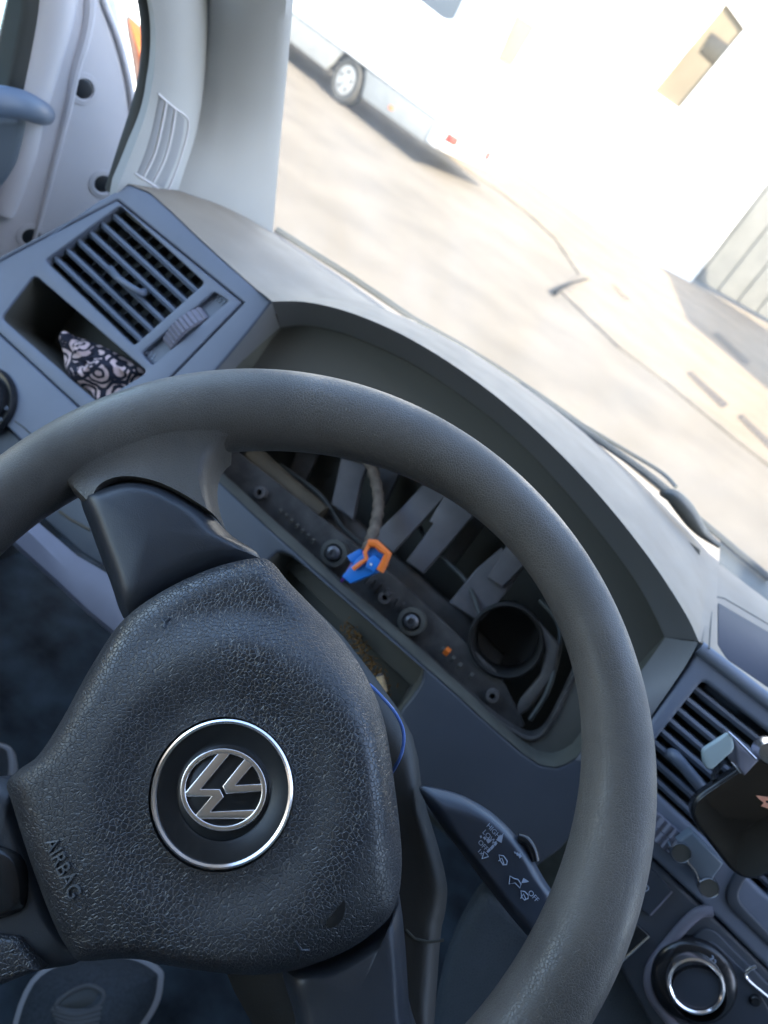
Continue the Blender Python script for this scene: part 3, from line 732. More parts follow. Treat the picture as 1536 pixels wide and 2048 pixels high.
# structure seen through the hole (each its own depth)
D1 = H.off(-.075); D2 = H.off(-.11); D3 = H.off(-.16)
plate('cavity_floor', D3, ccw(fpx(D3, ((330, 700), (800, 640), (1400, 1100), (1350, 1560), (1080, 1640), (360, 1010)))), MT['hole'], dash, d0=-.01, d1=0, bev=0)
def strut(pts, d, m, th=.008, bev=.0015, nm='carrier_rib'):
    fr = H.off(d); return plate(nm, fr, ccw(fpx(fr, pts)), m, dash, d0=-th, d1=0, bev=bev)
strut(((682, 915), (734, 930), (722, 965), (706, 1040), (662, 1008)), -.09, MT['struct'])
strut(((855, 960), (880, 978), (893, 990), (786, 1106), (744, 1072), (800, 1018)), -.09, MT['struct'])
strut(((893, 985), (950, 1028), (846, 1148), (812, 1122), (866, 1048), (858, 1042)), -.085, MT['struct'])
strut(((1003, 1095), (1048, 1136), (1010, 1190), (960, 1245), (898, 1205), (950, 1140)), -.085, MT['struct'])
strut(((1020, 1080), (1062, 1118), (1005, 1175), (975, 1155)), -.08, MT['struct'], .006)
strut(((850, 975), (790, 1040), (800, 1050), (860, 982)), -.095, MT['dusty'], .004)
strut(((640, 1010), (690, 1020), (780, 1105), (945, 1245), (1010, 1310), (990, 1370), (900, 1330), (760, 1205), (650, 1110), (600, 1060)), -.105, MT['beam'], .02, .006, 'cross_beam')
strut(((440, 910), (470, 900), (700, 1080), (830, 1190), (1000, 1350), (1050, 1450), (1030, 1465), (940, 1395), (640, 1130), (440, 950)), -.062, MT['dusty'], .004, .001, 'cross_beam')
bm = bmesh.new(); D5 = H.off(-.085); add_tube(bm, [D5.p3(500, 912), D5.p3(570, 975), D5.p3(640, 1035)], .013, 14); bmo('wrapped_pipe', bm, MT['foam'], dash)
bm = bmesh.new()
for k in range(9):
    x, y = 735+k*11, 1158+k*9.5
    D6 = H.off(-.056); a = D6.p3(x, y); add_box(bm, a, .0016, .004, .012, None)
bmo('comb', bm, MT['dusty'], dash)
bm = bmesh.new()
for k in range(7):
    x, y = 560+k*11, 1022+k*10
    add_box(bm, H.off(-.058).p3(x, y), .002, .004, .004, None)
bmo('notch_row', bm, MT['hole'], dash)
for x, y in ((885, 1300), (905, 1318), (918, 1332), (942, 1352)): box('clip', H.off(-.055).p3(x, y), (.003, .005, .005), MT['hole'], dash, bev=.0005)

box('orange_clip', H.off(-.053).p3(894, 1303), (.005, .006, .006), MT['orange'], dash, bev=.001)
for x, y in ((667, 1106), (823, 1243)):
    f6 = H.off(-.052); u, v = f6.uv(x, y)
    s_ = lathe('bolt_boss', f6, u, v, [(.013, -.02), (.0125, .0), (.0085, .0005), (.008, -.004)], MT['hole'], dash, 24)
    lathe('bolt_head', f6, u, v, [(0, .002), (.0025, .002), (.003, .005), (.0055, .0045), (.0068, .003), (.007, -.004)], MT['gloss'] if False else mat('bolt_steel', (.12, .12, .125), .35, metal=.6), s_, 20)
# more clutter inside the cavity: uprights, a loom and fixing lugs
strut(((960, 1010), (985, 1030), (905, 1135), (885, 1118)), -.12, MT['beam'], .006)
strut(((760, 925), (800, 945), (770, 1010), (745, 1000)), -.13, MT['struct'], .006)
strut(((600, 880), (640, 900), (600, 985), (572, 960)), -.13, MT['beam'], .006)
strut(((470, 930), (640, 1050), (700, 1090), (690, 1104), (620, 1066), (462, 948)), -.10, MT['struct'], .004, .001, 'cross_beam')
for q in (((820, 1010, -.12), (860, 1090, -.10), (930, 1160, -.09), (960, 1230, -.075)), ((560, 930, -.10), (640, 990, -.095), (690, 1060, -.09), (780, 1130, -.085)), ((1080, 1200, -.09), (1120, 1260, -.08), (1100, 1370, -.06), (1060, 1440, -.055))):
    bm = bmesh.new(); add_tube(bm, spline([H.p3(*p) for p in q], 6, False), .0022, 8); bmo('loom', bm, MT['seal'], dash)
for x, y in ((520, 985), (770, 1195), (985, 1392)):
    f6 = H.off(-.056); u, v = f6.uv(x, y); lathe('lug', f6, u, v, [(.006, -.008), (.0058, .002), (.0028, .0024), (.0024, -.004)], MT['beam'], dash, 18)
# black duct mouth
f7 = H.off(-.06); u, v = f7.uv(1012, 1282)
bm = bmesh.new(); add_lathe(bm, f7, u, v, [(.033, -.05), (.033, 0), (.031, .003), (.029, 0), (.028, -.05), (0, -.055)], 40); bmo('duct_mouth', bm, mat('duct_black', (.018, .018, .017), .6), dash)
f8 = H.off(-.07)
strut(((1075, 1240), (1120, 1290), (1110, 1350), (1060, 1420), (1025, 1440), (1040, 1400), (1080, 1350), (1090, 1300)), -.062, MT['beam'], .01, .003, 'bracket')

# --- fascia: one plate with openings
tray_px = ((548, 1112), (580, 1112), (700, 1215), (842, 1340), (838, 1372), (806, 1412), (770, 1400), (600, 1250), (530, 1160))
vent_px = ((240, 411), (410, 566), (268, 692), (90, 521))
cub_px = ((69, 549), (296, 744), (196, 806), (2, 636))
slot_px = ((428, 583), (458, 602), (305, 731), (282, 706))
Rt = lambda pts, r=.004, fr=H, d=0: rounded(ccw(fr.loop(pts, d)), r)
trim_out = ((234, 402), (483, 605), (315, 758), (215, 872), (157, 811), (0, 666), (-90, 588), (-90, 650+0), (-90, 640)) 
trim_l = Rt(((234, 402), (483, 605), (225, 872), (157, 811), (0, 666), (-100, 576)), (.008, .008, .002, 0, 0, .002))
surr_o = ccw(fpx(H, ((256, 369), (300, 387), (345, 427), (400, 480), (460, 534), (510, 577), (545, 604), (485, 680), (430, 745), (360, 830), (322, 872), (280, 960), (226, 884), (157, 822), (0, 677), (-120, 570), (0, 541), (90, 476), (190, 406))))
bm = bmesh.new()
so_ = ccw(fpx(H, ((256, 367), (300, 385), (345, 425), (400, 478), (460, 532), (510, 575), (545, 603), (485, 680), (430, 745), (360, 830), (325, 870), (300, 980), (150, 990), (-150, 690), (-150, 640), (0, 540), (90, 474), (190, 404))))
th_ = ccw(inset(trim_l, -.0012))
add_plate(bm, H, so_, (th_,), -.02, 0, .003, 4)
bmo('fascia', bm, MT['trim'], dash)
vt = empty('x', (0, 0, 0), None, None); bpy.data.objects.remove(vt)
plate('seam_backing', H, ccw(inset(trim_l, -.003)), MT['hole'], dash, holes=[ccw(inset(trim_l, .004))], d0=-.013, d1=-.0105, bev=0)
trim = plate('vent_surround', H, trim_l, MT['trim'], dash, holes=[Rt(vent_px, .004), Rt(cub_px, .006), Rt(slot_px, .003)], d0=-.010, d1=.0006, bev=.0012)
def tub(name, loop_, d, m, parent, fr=H, shrink=1.0, d1=-.002):
    """open box behind an opening"""
    c = sum((V(p) for p in loop_), V((0, 0)))/len(loop_)
    bm = bmesh.new(); a = [bm.verts.new(fr.w(p[0], p[1], d1)) for p in loop_]
    b_ = [bm.verts.new(fr.w(*(c+(V(p)-c)*shrink), d)) for p in loop_]; n = len(a)
    for i in range(n): bm.faces.new((a[i], a[(i+1) % n], b_[(i+1) % n], b_[i]))
    bm.faces.new(b_); return bmo(name, bm, m, parent)
# air vent: housing, slats, vanes, tab
def vent(loop_px, n, par, left_right, dep=-.045, tabpx=None, slat_t=.0016, slope=.0):
    lp_ = Rt(loop_px, .002)
    v = tub('air_vent', lp_, dep, MT['hole'], par)
    tl, tr, br, bl = [V(H.uv(*p)) for p in loop_px]
    for k in range(n):
        t = (k+.75)/(n+.35)
        a, b_ = tl.lerp(bl, t), tr.lerp(br, t)
        bm = bmesh.new(); secs = []
        for j in range(7):
            q = a.lerp(b_, j/6); secs.append(q)
        prof = [(-.0006, -.0035), (.0014, -.0045), (.0024, -.020), (-.0010, -.021), (-.0030, -.0065)]
        add_loft(bm, [[H.w(q.x, q.y+dy*1.2, d) for dy, d in prof+[prof[0]]] for q in secs])
        bmo('slat', bm, MT['slat'], v)
    return v
va = vent(vent_px, 6, trim, 1)
bm = bmesh.new(); tl, tr, br, bl = [V(H.uv(*p)) for p in vent_px]
for j in range(1, 8):
    a, b_ = tl.lerp(tr, j/8), bl.lerp(br, j/8)
    vs = [bm.verts.new(H.w(a.x, a.y, -.024)), bm.verts.new(H.w(b_.x, b_.y, -.024)), bm.verts.new(H.w(b_.x, b_.y, -.038)), bm.verts.new(H.w(a.x, a.y, -.038))]
    r = bmesh.ops.extrude_face_region(bm, geom=[bm.faces.new(vs)]); bmesh.ops.translate(bm, vec=H.X*.0012, verts=[e for e in r['geom'] if isinstance(e, bmesh.types.BMVert)])
bmo('vane', bm, MT['beam'], va)
tab = [H.off(.0).p3(x, y, d) for x, y, d in ((222, 538, -.006), (236, 556, .003), (258, 572, .004), (282, 586, .002), (288, 583, -.006))]
bm = bmesh.new(); add_tube(bm, spline(tab, 5, False), .0033, 10); bmo('tab', bm, MT['slat'], va)
tub('cubby', Rt(cub_px, .006), -.075, MT['hole'], trim, shrink=.96)
# thumb wheel slot
sl_ = tub('wheel_slot', Rt(slot_px, .003), -.006, MT['slat'], trim)
bm = bmesh.new(); wc = H.off(-.012); a, b_ = V(H.uv(406, 622)), V(H.uv(330, 688)); dirv = (b_-a).normalized(); pr = V((-dirv.y, dirv.x))
m_ = (a+b_)/2; L_ = (a-b_).length
rows_ = []
for k in range(31):
    t = k/30-.5; s_ = t*L_; hgt = .004+.010*cos(t*pi*.92)-.008+(.0009 if k % 3 else -.0006)
    rows_.append([H.w(*(m_+dirv*s_+pr*w_), hgt+dz) for w_, dz in ((-.0075, -.003), (-.0065, 0), (.0065, 0), (.0075, -.003))])
add_loft(bm, rows_); bmo('thumb_wheel', bm, MT['greystrip'], trim)
for (x, y) in ((440, 600), (300, 708)):
    f_ = H.off(-.0055); u, v = f_.uv(x, y)
    bm = bmesh.new()
    for q in range(3): add_tube(bm, [f_.w(u-.004+q*.004, v-.003, 0), f_.w(u-.003+q*.004, v, 0), f_.w(u-.004+q*.004, v+.003, 0)], .0003, 5)
    bmo('air_mark', bm, MT['mark'], sl_)
# light switch at far left
u, v = H.uv(-28, 802)
ls = lathe('light_switch', H, u, v, [(.0, .002), (.018, .002), (.019, .012), (.0245, .013), (.026, .006), (.031, .0065), (.0325, .003), (.033, -.001)], MT['gloss'], dash, 56)
for k in range(5):
    a = .35-k*.42; text('switch_mark', 'O' if k % 2 else 'D', .0045, H.mat(u+.0275*cos(a)-.001, v+.0275*sin(a)-.001, .0068, 0), MT['mark'], ls)
seam = [H.p3(x, y, .0003) for x, y in ((30, 842), (48, 855), (80, 885))]
bm = bmesh.new(); add_tube(bm, seam, .0006, 6); bmo('seam', bm, MT['hole'], dash)

# lower fascia between binnacle and column, with tray opening
low_px = [(325, 870), (368, 893), (385, 918), (430, 955), (520, 1040), (640, 1148), (760, 1252), (880, 1358), (980, 1450), (1045, 1506), (1080, 1530), (1115, 1535), (1150, 1518), (1172, 1490), (1250, 1525), (1200, 1610), (1120, 1700), (1010, 1780), (930, 1700), (840, 1610), (740, 1560), (420, 1260), (300, 1010)]
tray_px = ((545, 1112), (572, 1108), (610, 1135), (720, 1230), (835, 1328), (845, 1345), (838, 1372), (806, 1414), (770, 1440), (640, 1330), (520, 1180))
tray_l = ccw([tuple(p) for p in spline([V(p) for p in fpx(H, tray_px)], 3)])
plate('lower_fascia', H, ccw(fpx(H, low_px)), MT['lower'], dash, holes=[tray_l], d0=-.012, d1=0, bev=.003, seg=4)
tub('tray', tray_l, -.045, MT['hole'], dash, shrink=.9)
# knee bar at lower left
ks = H.off(.0)
kl = loft('knee_bar', [[ks.p3(x, y, d) for x, y in pts] for pts, d in (
    (((-150, 870), (78, 1046), (155, 1112), (206, 1142), (330, 1215), (600, 1420)), 0.0),
    (((-165, 890), (60, 1066), (140, 1145), (200, 1185), (315, 1270), (590, 1480)), .006),
    (((-180, 915), (36, 1088), (115, 1160), (180, 1222), (300, 1320), (570, 1530)), .002),
    (((-185, 925), (30, 1094), (110, 1166), (176, 1228), (295, 1330), (560, 1540)), -.02))], MT['greystrip'], dash)
plate('lower_panel', H, ccw(fpx(H, ((-150, 700), (-150, 860), (80, 1040), (155, 1108), (206, 1138), (330, 1208), (420, 1262), (300, 1000), (150, 992)))), MT['lower'], dash, d0=-.03, d1=-.006, bev=.003)
sk = [H.p3(x, y, -.0055) for x, y in ((118, 1022), (140, 1038), (180, 1060))]
bm = bmesh.new(); add_tube(bm, sk, .0012, 6); bmo('edge_strip', bm, MT['foam'], dash)

# ---- centre stack
cv_px = ((1404, 1360), (1680, 1578), (1540, 1795), (1262, 1538))
cs_o = ccw(fpx(H, ((1400, 1286), (1700, 1500), (1900, 1700), (1560, 1960), (1440, 1840), (1296, 1706), (1240, 1655), (1180, 1600), (1236, 1532), (1292, 1452), (1337, 1387), (1374, 1332))))
plate('centre_fascia', H, cs_o, MT['trim'], dash, holes=[Rt(cv_px, .004), Rt(((1380, 1690), (1395, 1680), (1400, 1700)), .001)][:1], d0=-.02, d1=.004, bev=.004, seg=4)
cvv = vent(cv_px, 8, dash, 1)
t_ = [H.p3(x, y, d) for x, y, d in ((1340, 1508, -.006), (1350, 1512, .004), (1378, 1545, .006), (1402, 1574, .005), (1404, 1578, -.004))]
bm = bmesh.new(); add_tube(bm, spline(t_, 5, False), .0045, 10); bmo('tab', bm, MT['slat'], cvv)
# thumb wheel under the vent
bm = bmesh.new()
a, b_ = V(H.uv(1285, 1628)), V(H.uv(1378, 1706)); dirv = (b_-a).normalized(); pr = V((-dirv.y, dirv.x)); m_ = (a+b_)/2; L_ = (a-b_).length; rows_ = []
for k in range(31):
    t = k/30-.5; rows_.append([H.w(*(m_+dirv*t*L_+pr*w_), .004+.006*cos(t*pi*.95)-.001+(.0008 if k % 4 < 2 else -.0006)+dz) for w_, dz in ((-.0095, -.003), (-.0085, 0), (-.0006, 0), (0, -.0008), (.0006, 0), (.0085, 0), (.0095, -.003))])
add_loft(bm, rows_); bmo('thumb_wheel', bm, MT['greystrip'], dash)
# radio opening and frame
rad = Rt(((1493, 1742), (1468, 1790), (1560, 1885), (1760, 1700), (1600, 1640)), .008)
rad2 = Rt(((1468, 1732), (1440, 1795), (1560, 1912), (1800, 1700), (1600, 1600)), .011)
rf_ = plate('radio_frame', H, rad2, MT['lower'], dash, holes=[rad], d0=-.01, d1=.0062, bev=.002)
tub('radio_slot', rad, -.05, MT['hole'], dash)
# climate panel, set lower and nearer
HC = H.off(.002)
pan = plate('climate_panel', HC, ccw(fpx(HC, ((1240, 1660), (1296, 1712), (1440, 1846), (1600, 2000), (1700, 2150), (1420, 2260), (1232, 1925), (1130, 1800)))), MT['lower'], dash, d0=-.03, d1=.0, bev=.004)
HB = HC.off(.0015)
b1 = plate('button', HC, rounded(ccw(fpx(HC, ((1248, 1690), (1282, 1712), (1345, 1780), (1300, 1832), (1215, 1760)))), .003), MT['stalk'], dash, d0=-.003, d1=.0035, bev=.0015)
b2_ = plate('button', HC, rounded(ccw(fpx(HC, ((1255, 1830), (1301, 1870), (1240, 1928), (1190, 1880)))), .002), MT['gloss'], dash, d0=-.003, d1=.003, bev=.001)
bm = bmesh.new(); add_tube(bm, [HC.p3(1299, 1873, .003), HC.p3(1240, 1926, .003)], .0009, 8); bmo('chrome_lit_edge', bm, MT['satin'], b2_)
bm = bmesh.new(); add_tube(bm, [HC.p3(1344, 1783, .003), HC.p3(1301, 1830, .003)], .0009, 8); bmo('chrome_lit_edge', bm, MT['greystrip'], b1)  # light catching the button edge, put in as a paler grey line
u, v = HC.off(.004).uv(1291, 1776)
text('button_mark', '&', .007, HC.mat(u-.003, v-.003, .0036, .5), MT['mark'], b1) if False else None
bm = bmesh.new(); f_ = HC.off(.0038)
ringp = [f_.w(u+.0022*cos(2*pi*k/16), v+.0022*sin(2*pi*k/16), 0) for k in range(16)]
add_tube(bm, ringp, .0003, 5, True)
for k in range(3): add_tube(bm, [f_.w(u-.003+k*.002, v-.004, 0), f_.w(u-.002+k*.002, v-.007, 0)], .0003, 5)
bmo('button_mark', bm, MT['mark'], b1)
# curved lighter moulding round the climate knob
mo = [HC.p3(x, y, .001) for x, y in ((1425, 1822), (1400, 1824), (1372, 1846), (1340, 1884), (1312, 1918), (1299, 1950), (1302, 1985), (1325, 2022), (1370, 2075))]
bm = bmesh.new(); add_tube(bm, spline(mo, 6, False), .0042, 12); bmo('moulding', bm, MT['greystrip'], dash)
ipan = plate('knob_panel', HC, rounded(ccw(fpx(HC, ((1412, 1842), (1560, 1990), (1640, 2100), (1400, 2140), (1318, 1992), (1316, 1950)))), .012), MT['lower'], dash, d0=0, d1=.0025, bev=.0015)
ip2 = plate('knob_panel', HC, rounded(ccw(fpx(HC, ((1418, 1872), (1500, 1950), (1560, 2060), (1420, 2110), (1380, 2040), (1360, 1920)))), .008), MT['stalk'], dash, d0=.001, d1=.0034, bev=.001)
u, v = HC.uv(1387, 1962, .004)
kn = lathe('climate_knob', HC, u, v, [(.031, .0), (.030, .006), (.027, .009), (.0205, .0105), (.020, .020), (.0185, .0225)], MT['gloss'], dash, 64)
uu, vv = HC.uv(1392, 1972, .022)
lathe('chrome_ring', HC, uu, vv, [(.0200, .014), (.0203, .019), (.0195, .0225), (.0180, .0232), (.0168, .0222), (.0165, .0195)], MT['chrome'], kn, 72)
lathe('knob_face', HC, uu, vv, [(0, .0205), (.0145, .0205), (.0165, .0198), (.0168, .017)], MT['stalk'], kn, 48)
f_ = HC.off(.0095); u2, v2 = f_.uv(1418, 1920)
text('number', '22', .0062, HC.mat(u2, v2, .0115, -.35), MT['mark'], kn, align='CENTER')
for (pa_, pb_, mm_) in (((1437, 1914), (1450, 1936), MT['red']), ((1411, 1896), (1430, 1908), MT['blue'])):
    bm = bmesh.new(); f2_ = HC.off(.0045); add_tube(bm, [f2_.p3(*pa_), f2_.p3((pa_[0]+pb_[0])/2+2, (pa_[1]+pb_[1])/2-2), f2_.p3(*pb_)], .0011, 6); bmo('heat_mark', bm, mm_, kn)
bm = bmesh.new(); add_lathe(bm, HC.off(.012), *HC.off(.012).uv(1344, 1975), [(0, .002), (.0014, .0015), (.0016, 0)], 10); bmo('pointer', bm, MT['red'], kn)
bm = bmesh.new(); add_tube(bm, spline([HC.p3(x, y, .005) for x, y in ((1512, 1932), (1500, 1938), (1491, 1950), (1500, 1964), (1536, 1994), (1600, 2050))], 5, False), .0013, 8); bmo('chrome_lit_edge', bm, MT['satin'], dash)
u, v = HC.uv(1510, 2001, .004); lathe('screw_cap', HC, u, v, [(0, .0062), (.003, .006), (.0042, .0045), (.0045, .0025)], MT['gloss'], dash, 20)
# right part of the dash top with a storage tray
TT = Fr(rt+V((0, 0, .001)), (1, 0, 0), (0, .09, 1))
tr_px = ((1437, 1206), (1700, 1360), (1760, 1470), (1536, 1374), (1455, 1318), (1437, 1290))
tro = ccw(fpx(TT, tr_px)); tp = [TT.uv(*p) for p in ((1400, 1283), (1425, 1240))]
tt_o = ccw([(.002, .003), (.9, .003), (.9, .23), (.002, .232)])
uvl = [V(p) for p in tro]; 
plate('top_panel', TT, tt_o, MT['dashtop'], dash, holes=[rounded(tro, .0025)], d0=-.003, d1=0, bev=.0015)
tub('storage_tray', rounded(tro, .0025), -.045, MT['traymat'], dash, TT, .82, 0)
bm = bmesh.new(); add_tube(bm, [TT.w(.004, .003, -.0055), TT.w(.9, .003, -.0055)], .0055, 16); bmo('front_edge', bm, MT['dash'], dash)
bm = bmesh.new(); fl = spline(fpx(TT, ((1427, 1340), (1425, 1290), (1424, 1202), (1436, 1194), (1450, 1198), (1700, 1345))), 4, False) if False else [V(TT.uv(*p)) for p in ((1418, 1298), (1424, 1204), (1434, 1194), (1448, 1197), (1700, 1345))]
add_tube(bm, [TT.w(p.x, p.y, .0002) for p in fl], .0006, 6); bmo('seam', bm, MT['seal'], dash)

plate('passenger_fascia', H, ccw([(.37, -.40), (.92, -.40), (.92, -.004), (.37, -.004)]), MT['trim'], dash, d0=-.05, d1=-.012, bev=.01)
plate('glovebox_lid', H, rounded(ccw([(.46, -.36), (.88, -.36), (.88, -.20), (.46, -.20)]), .02), MT['lower'], dash, d0=-.02, d1=-.006, bev=.004)
# ---- lower right: knee panel, console edge, transmission tunnel
KP = H.off(-.01)
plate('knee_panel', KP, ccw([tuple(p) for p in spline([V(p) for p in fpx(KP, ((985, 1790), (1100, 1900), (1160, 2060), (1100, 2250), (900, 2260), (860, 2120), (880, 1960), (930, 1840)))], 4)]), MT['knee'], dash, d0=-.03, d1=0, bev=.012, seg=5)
CE = H.off(.0)
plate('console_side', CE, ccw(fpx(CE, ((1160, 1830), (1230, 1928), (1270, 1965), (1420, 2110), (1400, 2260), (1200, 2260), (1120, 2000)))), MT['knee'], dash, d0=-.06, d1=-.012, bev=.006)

# ================================================================== WHEEL
E44 = radians(44)
W = Fr((-.05156, .24523, 1.52319), (1, 0, 0), (0, -cos(E44), sin(E44)))
sw = empty('steering_wheel', W.w(0, 0, -.03), 'worn black steering wheel turned to the right with a chrome emblem', 'steering wheel')
cR = [.178, 0, 0, -.0018, .00218, -.00144, .00013]; cr = [.01812, -.00119, .00061, .00092, -.00108, .00155, .00112]
def four(c, t): return c[0]+sum(c[2*k-1]*cos(k*t)+c[2*k]*sin(k*t) for k in (1, 2, 3))
bm = bmesh.new(); NR, NS = 240, 40; rings = []
for i in range(NR):
    t = 2*pi*i/NR; R1, r1 = four(cR, t), four(cr, t); e = V((cos(t), sin(t)))
    ring = []
    for k in range(NS):
        a = 2*pi*k/NS
        rr = R1+r1*cos(a); d = r1*1.02*sin(a)
        if d > 0: d *= .97
        ring.append(bm.verts.new(W.w(rr*e.x, rr*e.y, d)))
    rings.append(ring)
for i in range(NR):
    a, b_ = rings[i], rings[(i+1) % NR]
    for k in range(NS): bm.faces.new((a[k], a[(k+1) % NS], b_[(k+1) % NS], b_[k]))
bmo('rim', bm, MT['rim'], sw)

# hub pad
HBF = W.off(.022)
cu, cv = HBF.uv(443, 1585, .010)
pad_px = [(246, 1238), (330, 1175), (420, 1132), (500, 1112), (538, 1118), (575, 1160), (610, 1196), (665, 1255), (720, 1330), (765, 1430), (788, 1560), (803, 1690), (803, 1755), (795, 1805), (770, 1850), (700, 1903), (620, 1935), (560, 1947), (490, 1948), (400, 1938), (320, 1925), (285, 1917), (235, 1916), (165, 1922), (142, 1905), (110, 1850), (62, 1725), (25, 1610), (14, 1567), (40, 1538), (78, 1510), (125, 1440), (185, 1330)]
def dens(pts, n=6):
    out = []
    for i in range(len(pts)):
        a, b_ = pts[i], pts[(i+1) % len(pts)]
        for k in range(n): out.append((a[0]+(b_[0]-a[0])*k/n, a[1]+(b_[1]-a[1])*k/n))
    return out
po = [tuple(p) for p in spline([V(p) for p in HBF.loop(pad_px, 0)], 5)]
if area(po) < 0: po = po[::-1]
sst = lambda a, b_, x: (lambda t: t*t*(3-2*t))(min(1, max(0, (x-a)/(b_-a))))
# the raised crescent around the emblem, in wheel-plane metres
def padh(u, v, t):
    du, dv = u-cu, v-cv; r = sqrt(du*du+dv*dv)
    dn = (du*.50+dv*.866)/max(r, 1e-6)                # towards the top of the wheel as it lies in the photo
    wgt = sst(-.55, .35, dn)
    h = .008
    h = .004 + .0110*sst(.084, .058, r) * wgt + .005*(1-wgt)
    h -= .0030*sst(.056, .036, r)
    h += .004*(1-wgt)*sst(.095, .05, r)
    h -= .009*max(0, (t-.72)/.28)**2.4
    if r < .0312: h = .006
    return h
pad = cushion('airbag_cover', HBF, po, padh, MT['pad'], sw, side=.022, n=46, ctr=(cu, cv), core=.0312)
# scars in the leather: two small Y moulding marks, a dent and a torn hole
def pad_t(u, v):
    a = math.atan2(v-cv, u-cu); best = min(po, key=lambda p: abs((math.atan2(p[1]-cv, p[0]-cu)-a+pi) % (2*pi)-pi))
    R1 = math.hypot(best[0]-cu, best[1]-cv); r1 = math.hypot(u-cu, v-cv); return min(1, max(0, (r1-.0312)/(R1-.0312)))
def on_pad(x, y, lift=.0002):
    u, v = HBF.uv(x, y, .008)
    for _ in range(4): u, v = HBF.uv(x, y, padh(u, v, pad_t(u, v)))
    return u, v, padh(u, v, pad_t(u, v))+lift
for pts in (((655, 1848), (664, 1806), (690, 1800), (688, 1832), (668, 1852)),):
    l = [on_pad(*p)[:2] for p in pts]; d = on_pad(673, 1825)[2]
    plate('tear', HBF.off(d), ccw([tuple(p) for p in spline([V(p) for p in l], 3)]), mat('torn_black', (.002, .002, .002), .6), pad, d0=-.002, d1=.0003, bev=.0002)
for seg in (((322, 1236), (330, 1246), (328, 1256)), ((340, 1236), (330, 1246)), ((590, 1882), (602, 1900), (618, 1900)), ((600, 1912), (603, 1900)), ((676, 1838), (683, 1830))):
    bm = bmesh.new(); add_tube(bm, [HBF.w(*on_pad(*p, .0)) for p in seg], .0007, 6); bmo('scratch', bm, MT['spoke'], pad)
# embossed AIRBAG
ax, ay, ad = on_pad(90, 1684); bx, by, bd = on_pad(140, 1800)
rot = math.atan2(by-ay, bx-ax); Ln = sqrt((bx-ax)**2+(by-ay)**2)
tm = text('lettering', 'AIRBAG', .0085, HBF.mat(ax, ay, min(ad, bd)+.0006, rot), mat('embossed_letters', (.09, .10, .11), .35), pad, ext=.0006)
w_ = max(v.co.x for v in text_mesh('AIRBAG', .0085).vertices)
for v in tm.data.vertices:       # stretch along its own baseline to the measured length
    p = v.co-HBF.w(ax, ay, 0); ex = HBF.X*cos(rot)+HBF.Y*sin(rot); s = p.dot(ex); q = v.co+ex*(s*(Ln/w_)-s); dd = q-HBF.o; uu_, vv_, d_0 = dd.dot(HBF.X), dd.dot(HBF.Y), dd.dot(HBF.N)-(min(ad, bd)+.0006); v.co = HBF.w(uu_, vv_, padh(uu_, vv_, pad_t(uu_, vv_))+.0004+d_0)
# emblem disc, ring, mark
EF = W.off(.022)
u, v = EF.uv(443, 1585, .014)
lathe('emblem_disc', EF, u, v, [(0, .0105), (.0185, .0105), (.0195, .0098), (.0205, .0105), (.0285, .0118)], MT['disc'], sw, 72)
lathe('chrome_ring', EF, u, v, [(.0278, .0112), (.0282, .0128), (.0292, .0134), (.0300, .0128), (.0304, .0100)], MT['chrome'], sw, 96)
z6 = lambda pts: [(250+x/3.84, 1400+y/3.84) for x, y in pts]
EM = EF.off(.0112)
cx_, cy_ = 250+755/3.84, 1400+690/3.84
ue, ve_ = EM.uv(cx_, cy_, .001)
rl = [tuple(EM.uv(cx_+86.5*cos(a), cy_+83*sin(a), .001)) for a in [2*pi*k/72 for k in range(72)]]
ri = [tuple(EM.uv(cx_+76*cos(a), cy_+72.5*sin(a), .001)) for a in [2*pi*k/72 for k in range(72)]]
em = plate('emblem', EM, ccw(rl), MT['chrome'], sw, holes=[ri], d0=-.001, d1=.0012, bev=.0005)
wA = z6([(733, 385), (816, 400), (580, 686), (728, 684), (758, 745), (654, 860), (992, 842), (1030, 880), (940, 912), (533, 915), (520, 905), (662, 742), (452, 742), (452, 712), (470, 700)])
wB = z6([(745, 662), (918, 452), (990, 488), (846, 655), (1062, 643), (1064, 700), (775, 722)])
for l in (wA, wB):
    plate('stroke', EM, ccw(EM.loop(l, .001)), MT['chrome'], em, d0=-.001, d1=.0010, bev=.0005)

# spokes
def sp(name, frame, pts, hf, m, side=.02, n=14, parent=None, smooth=4, ctr=None, label=None):
    o = frame.loop(pts, 0); o = [tuple(p) for p in spline([V(p) for p in o], smooth)] if smooth else dens(o, 5)
    if area(o) < 0: o = o[::-1]
    return cushion(name, frame, o, hf, m, parent or sw, side, n, ctr, label)
edge = lambda dep, wd, dome=0: (lambda u, v, t: dome*(1-t*t)-dep*max(0, (t-(1-wd))/wd)**2.2)
SF = W.off(.020)
# polygon kept sharp at the corners: dense straight runs
s1 = [(147, 984), (180, 966), (240, 950), (300, 957), (355, 982), (405, 1012), (455, 1060), (512, 1106), (420, 1142), (330, 1185), (246, 1240), (205, 1150), (168, 1050)]
sp('spoke_cover', SF.off(-.006), s1, edge(.010, .35, .004), MT['spoke'], .03, 18)
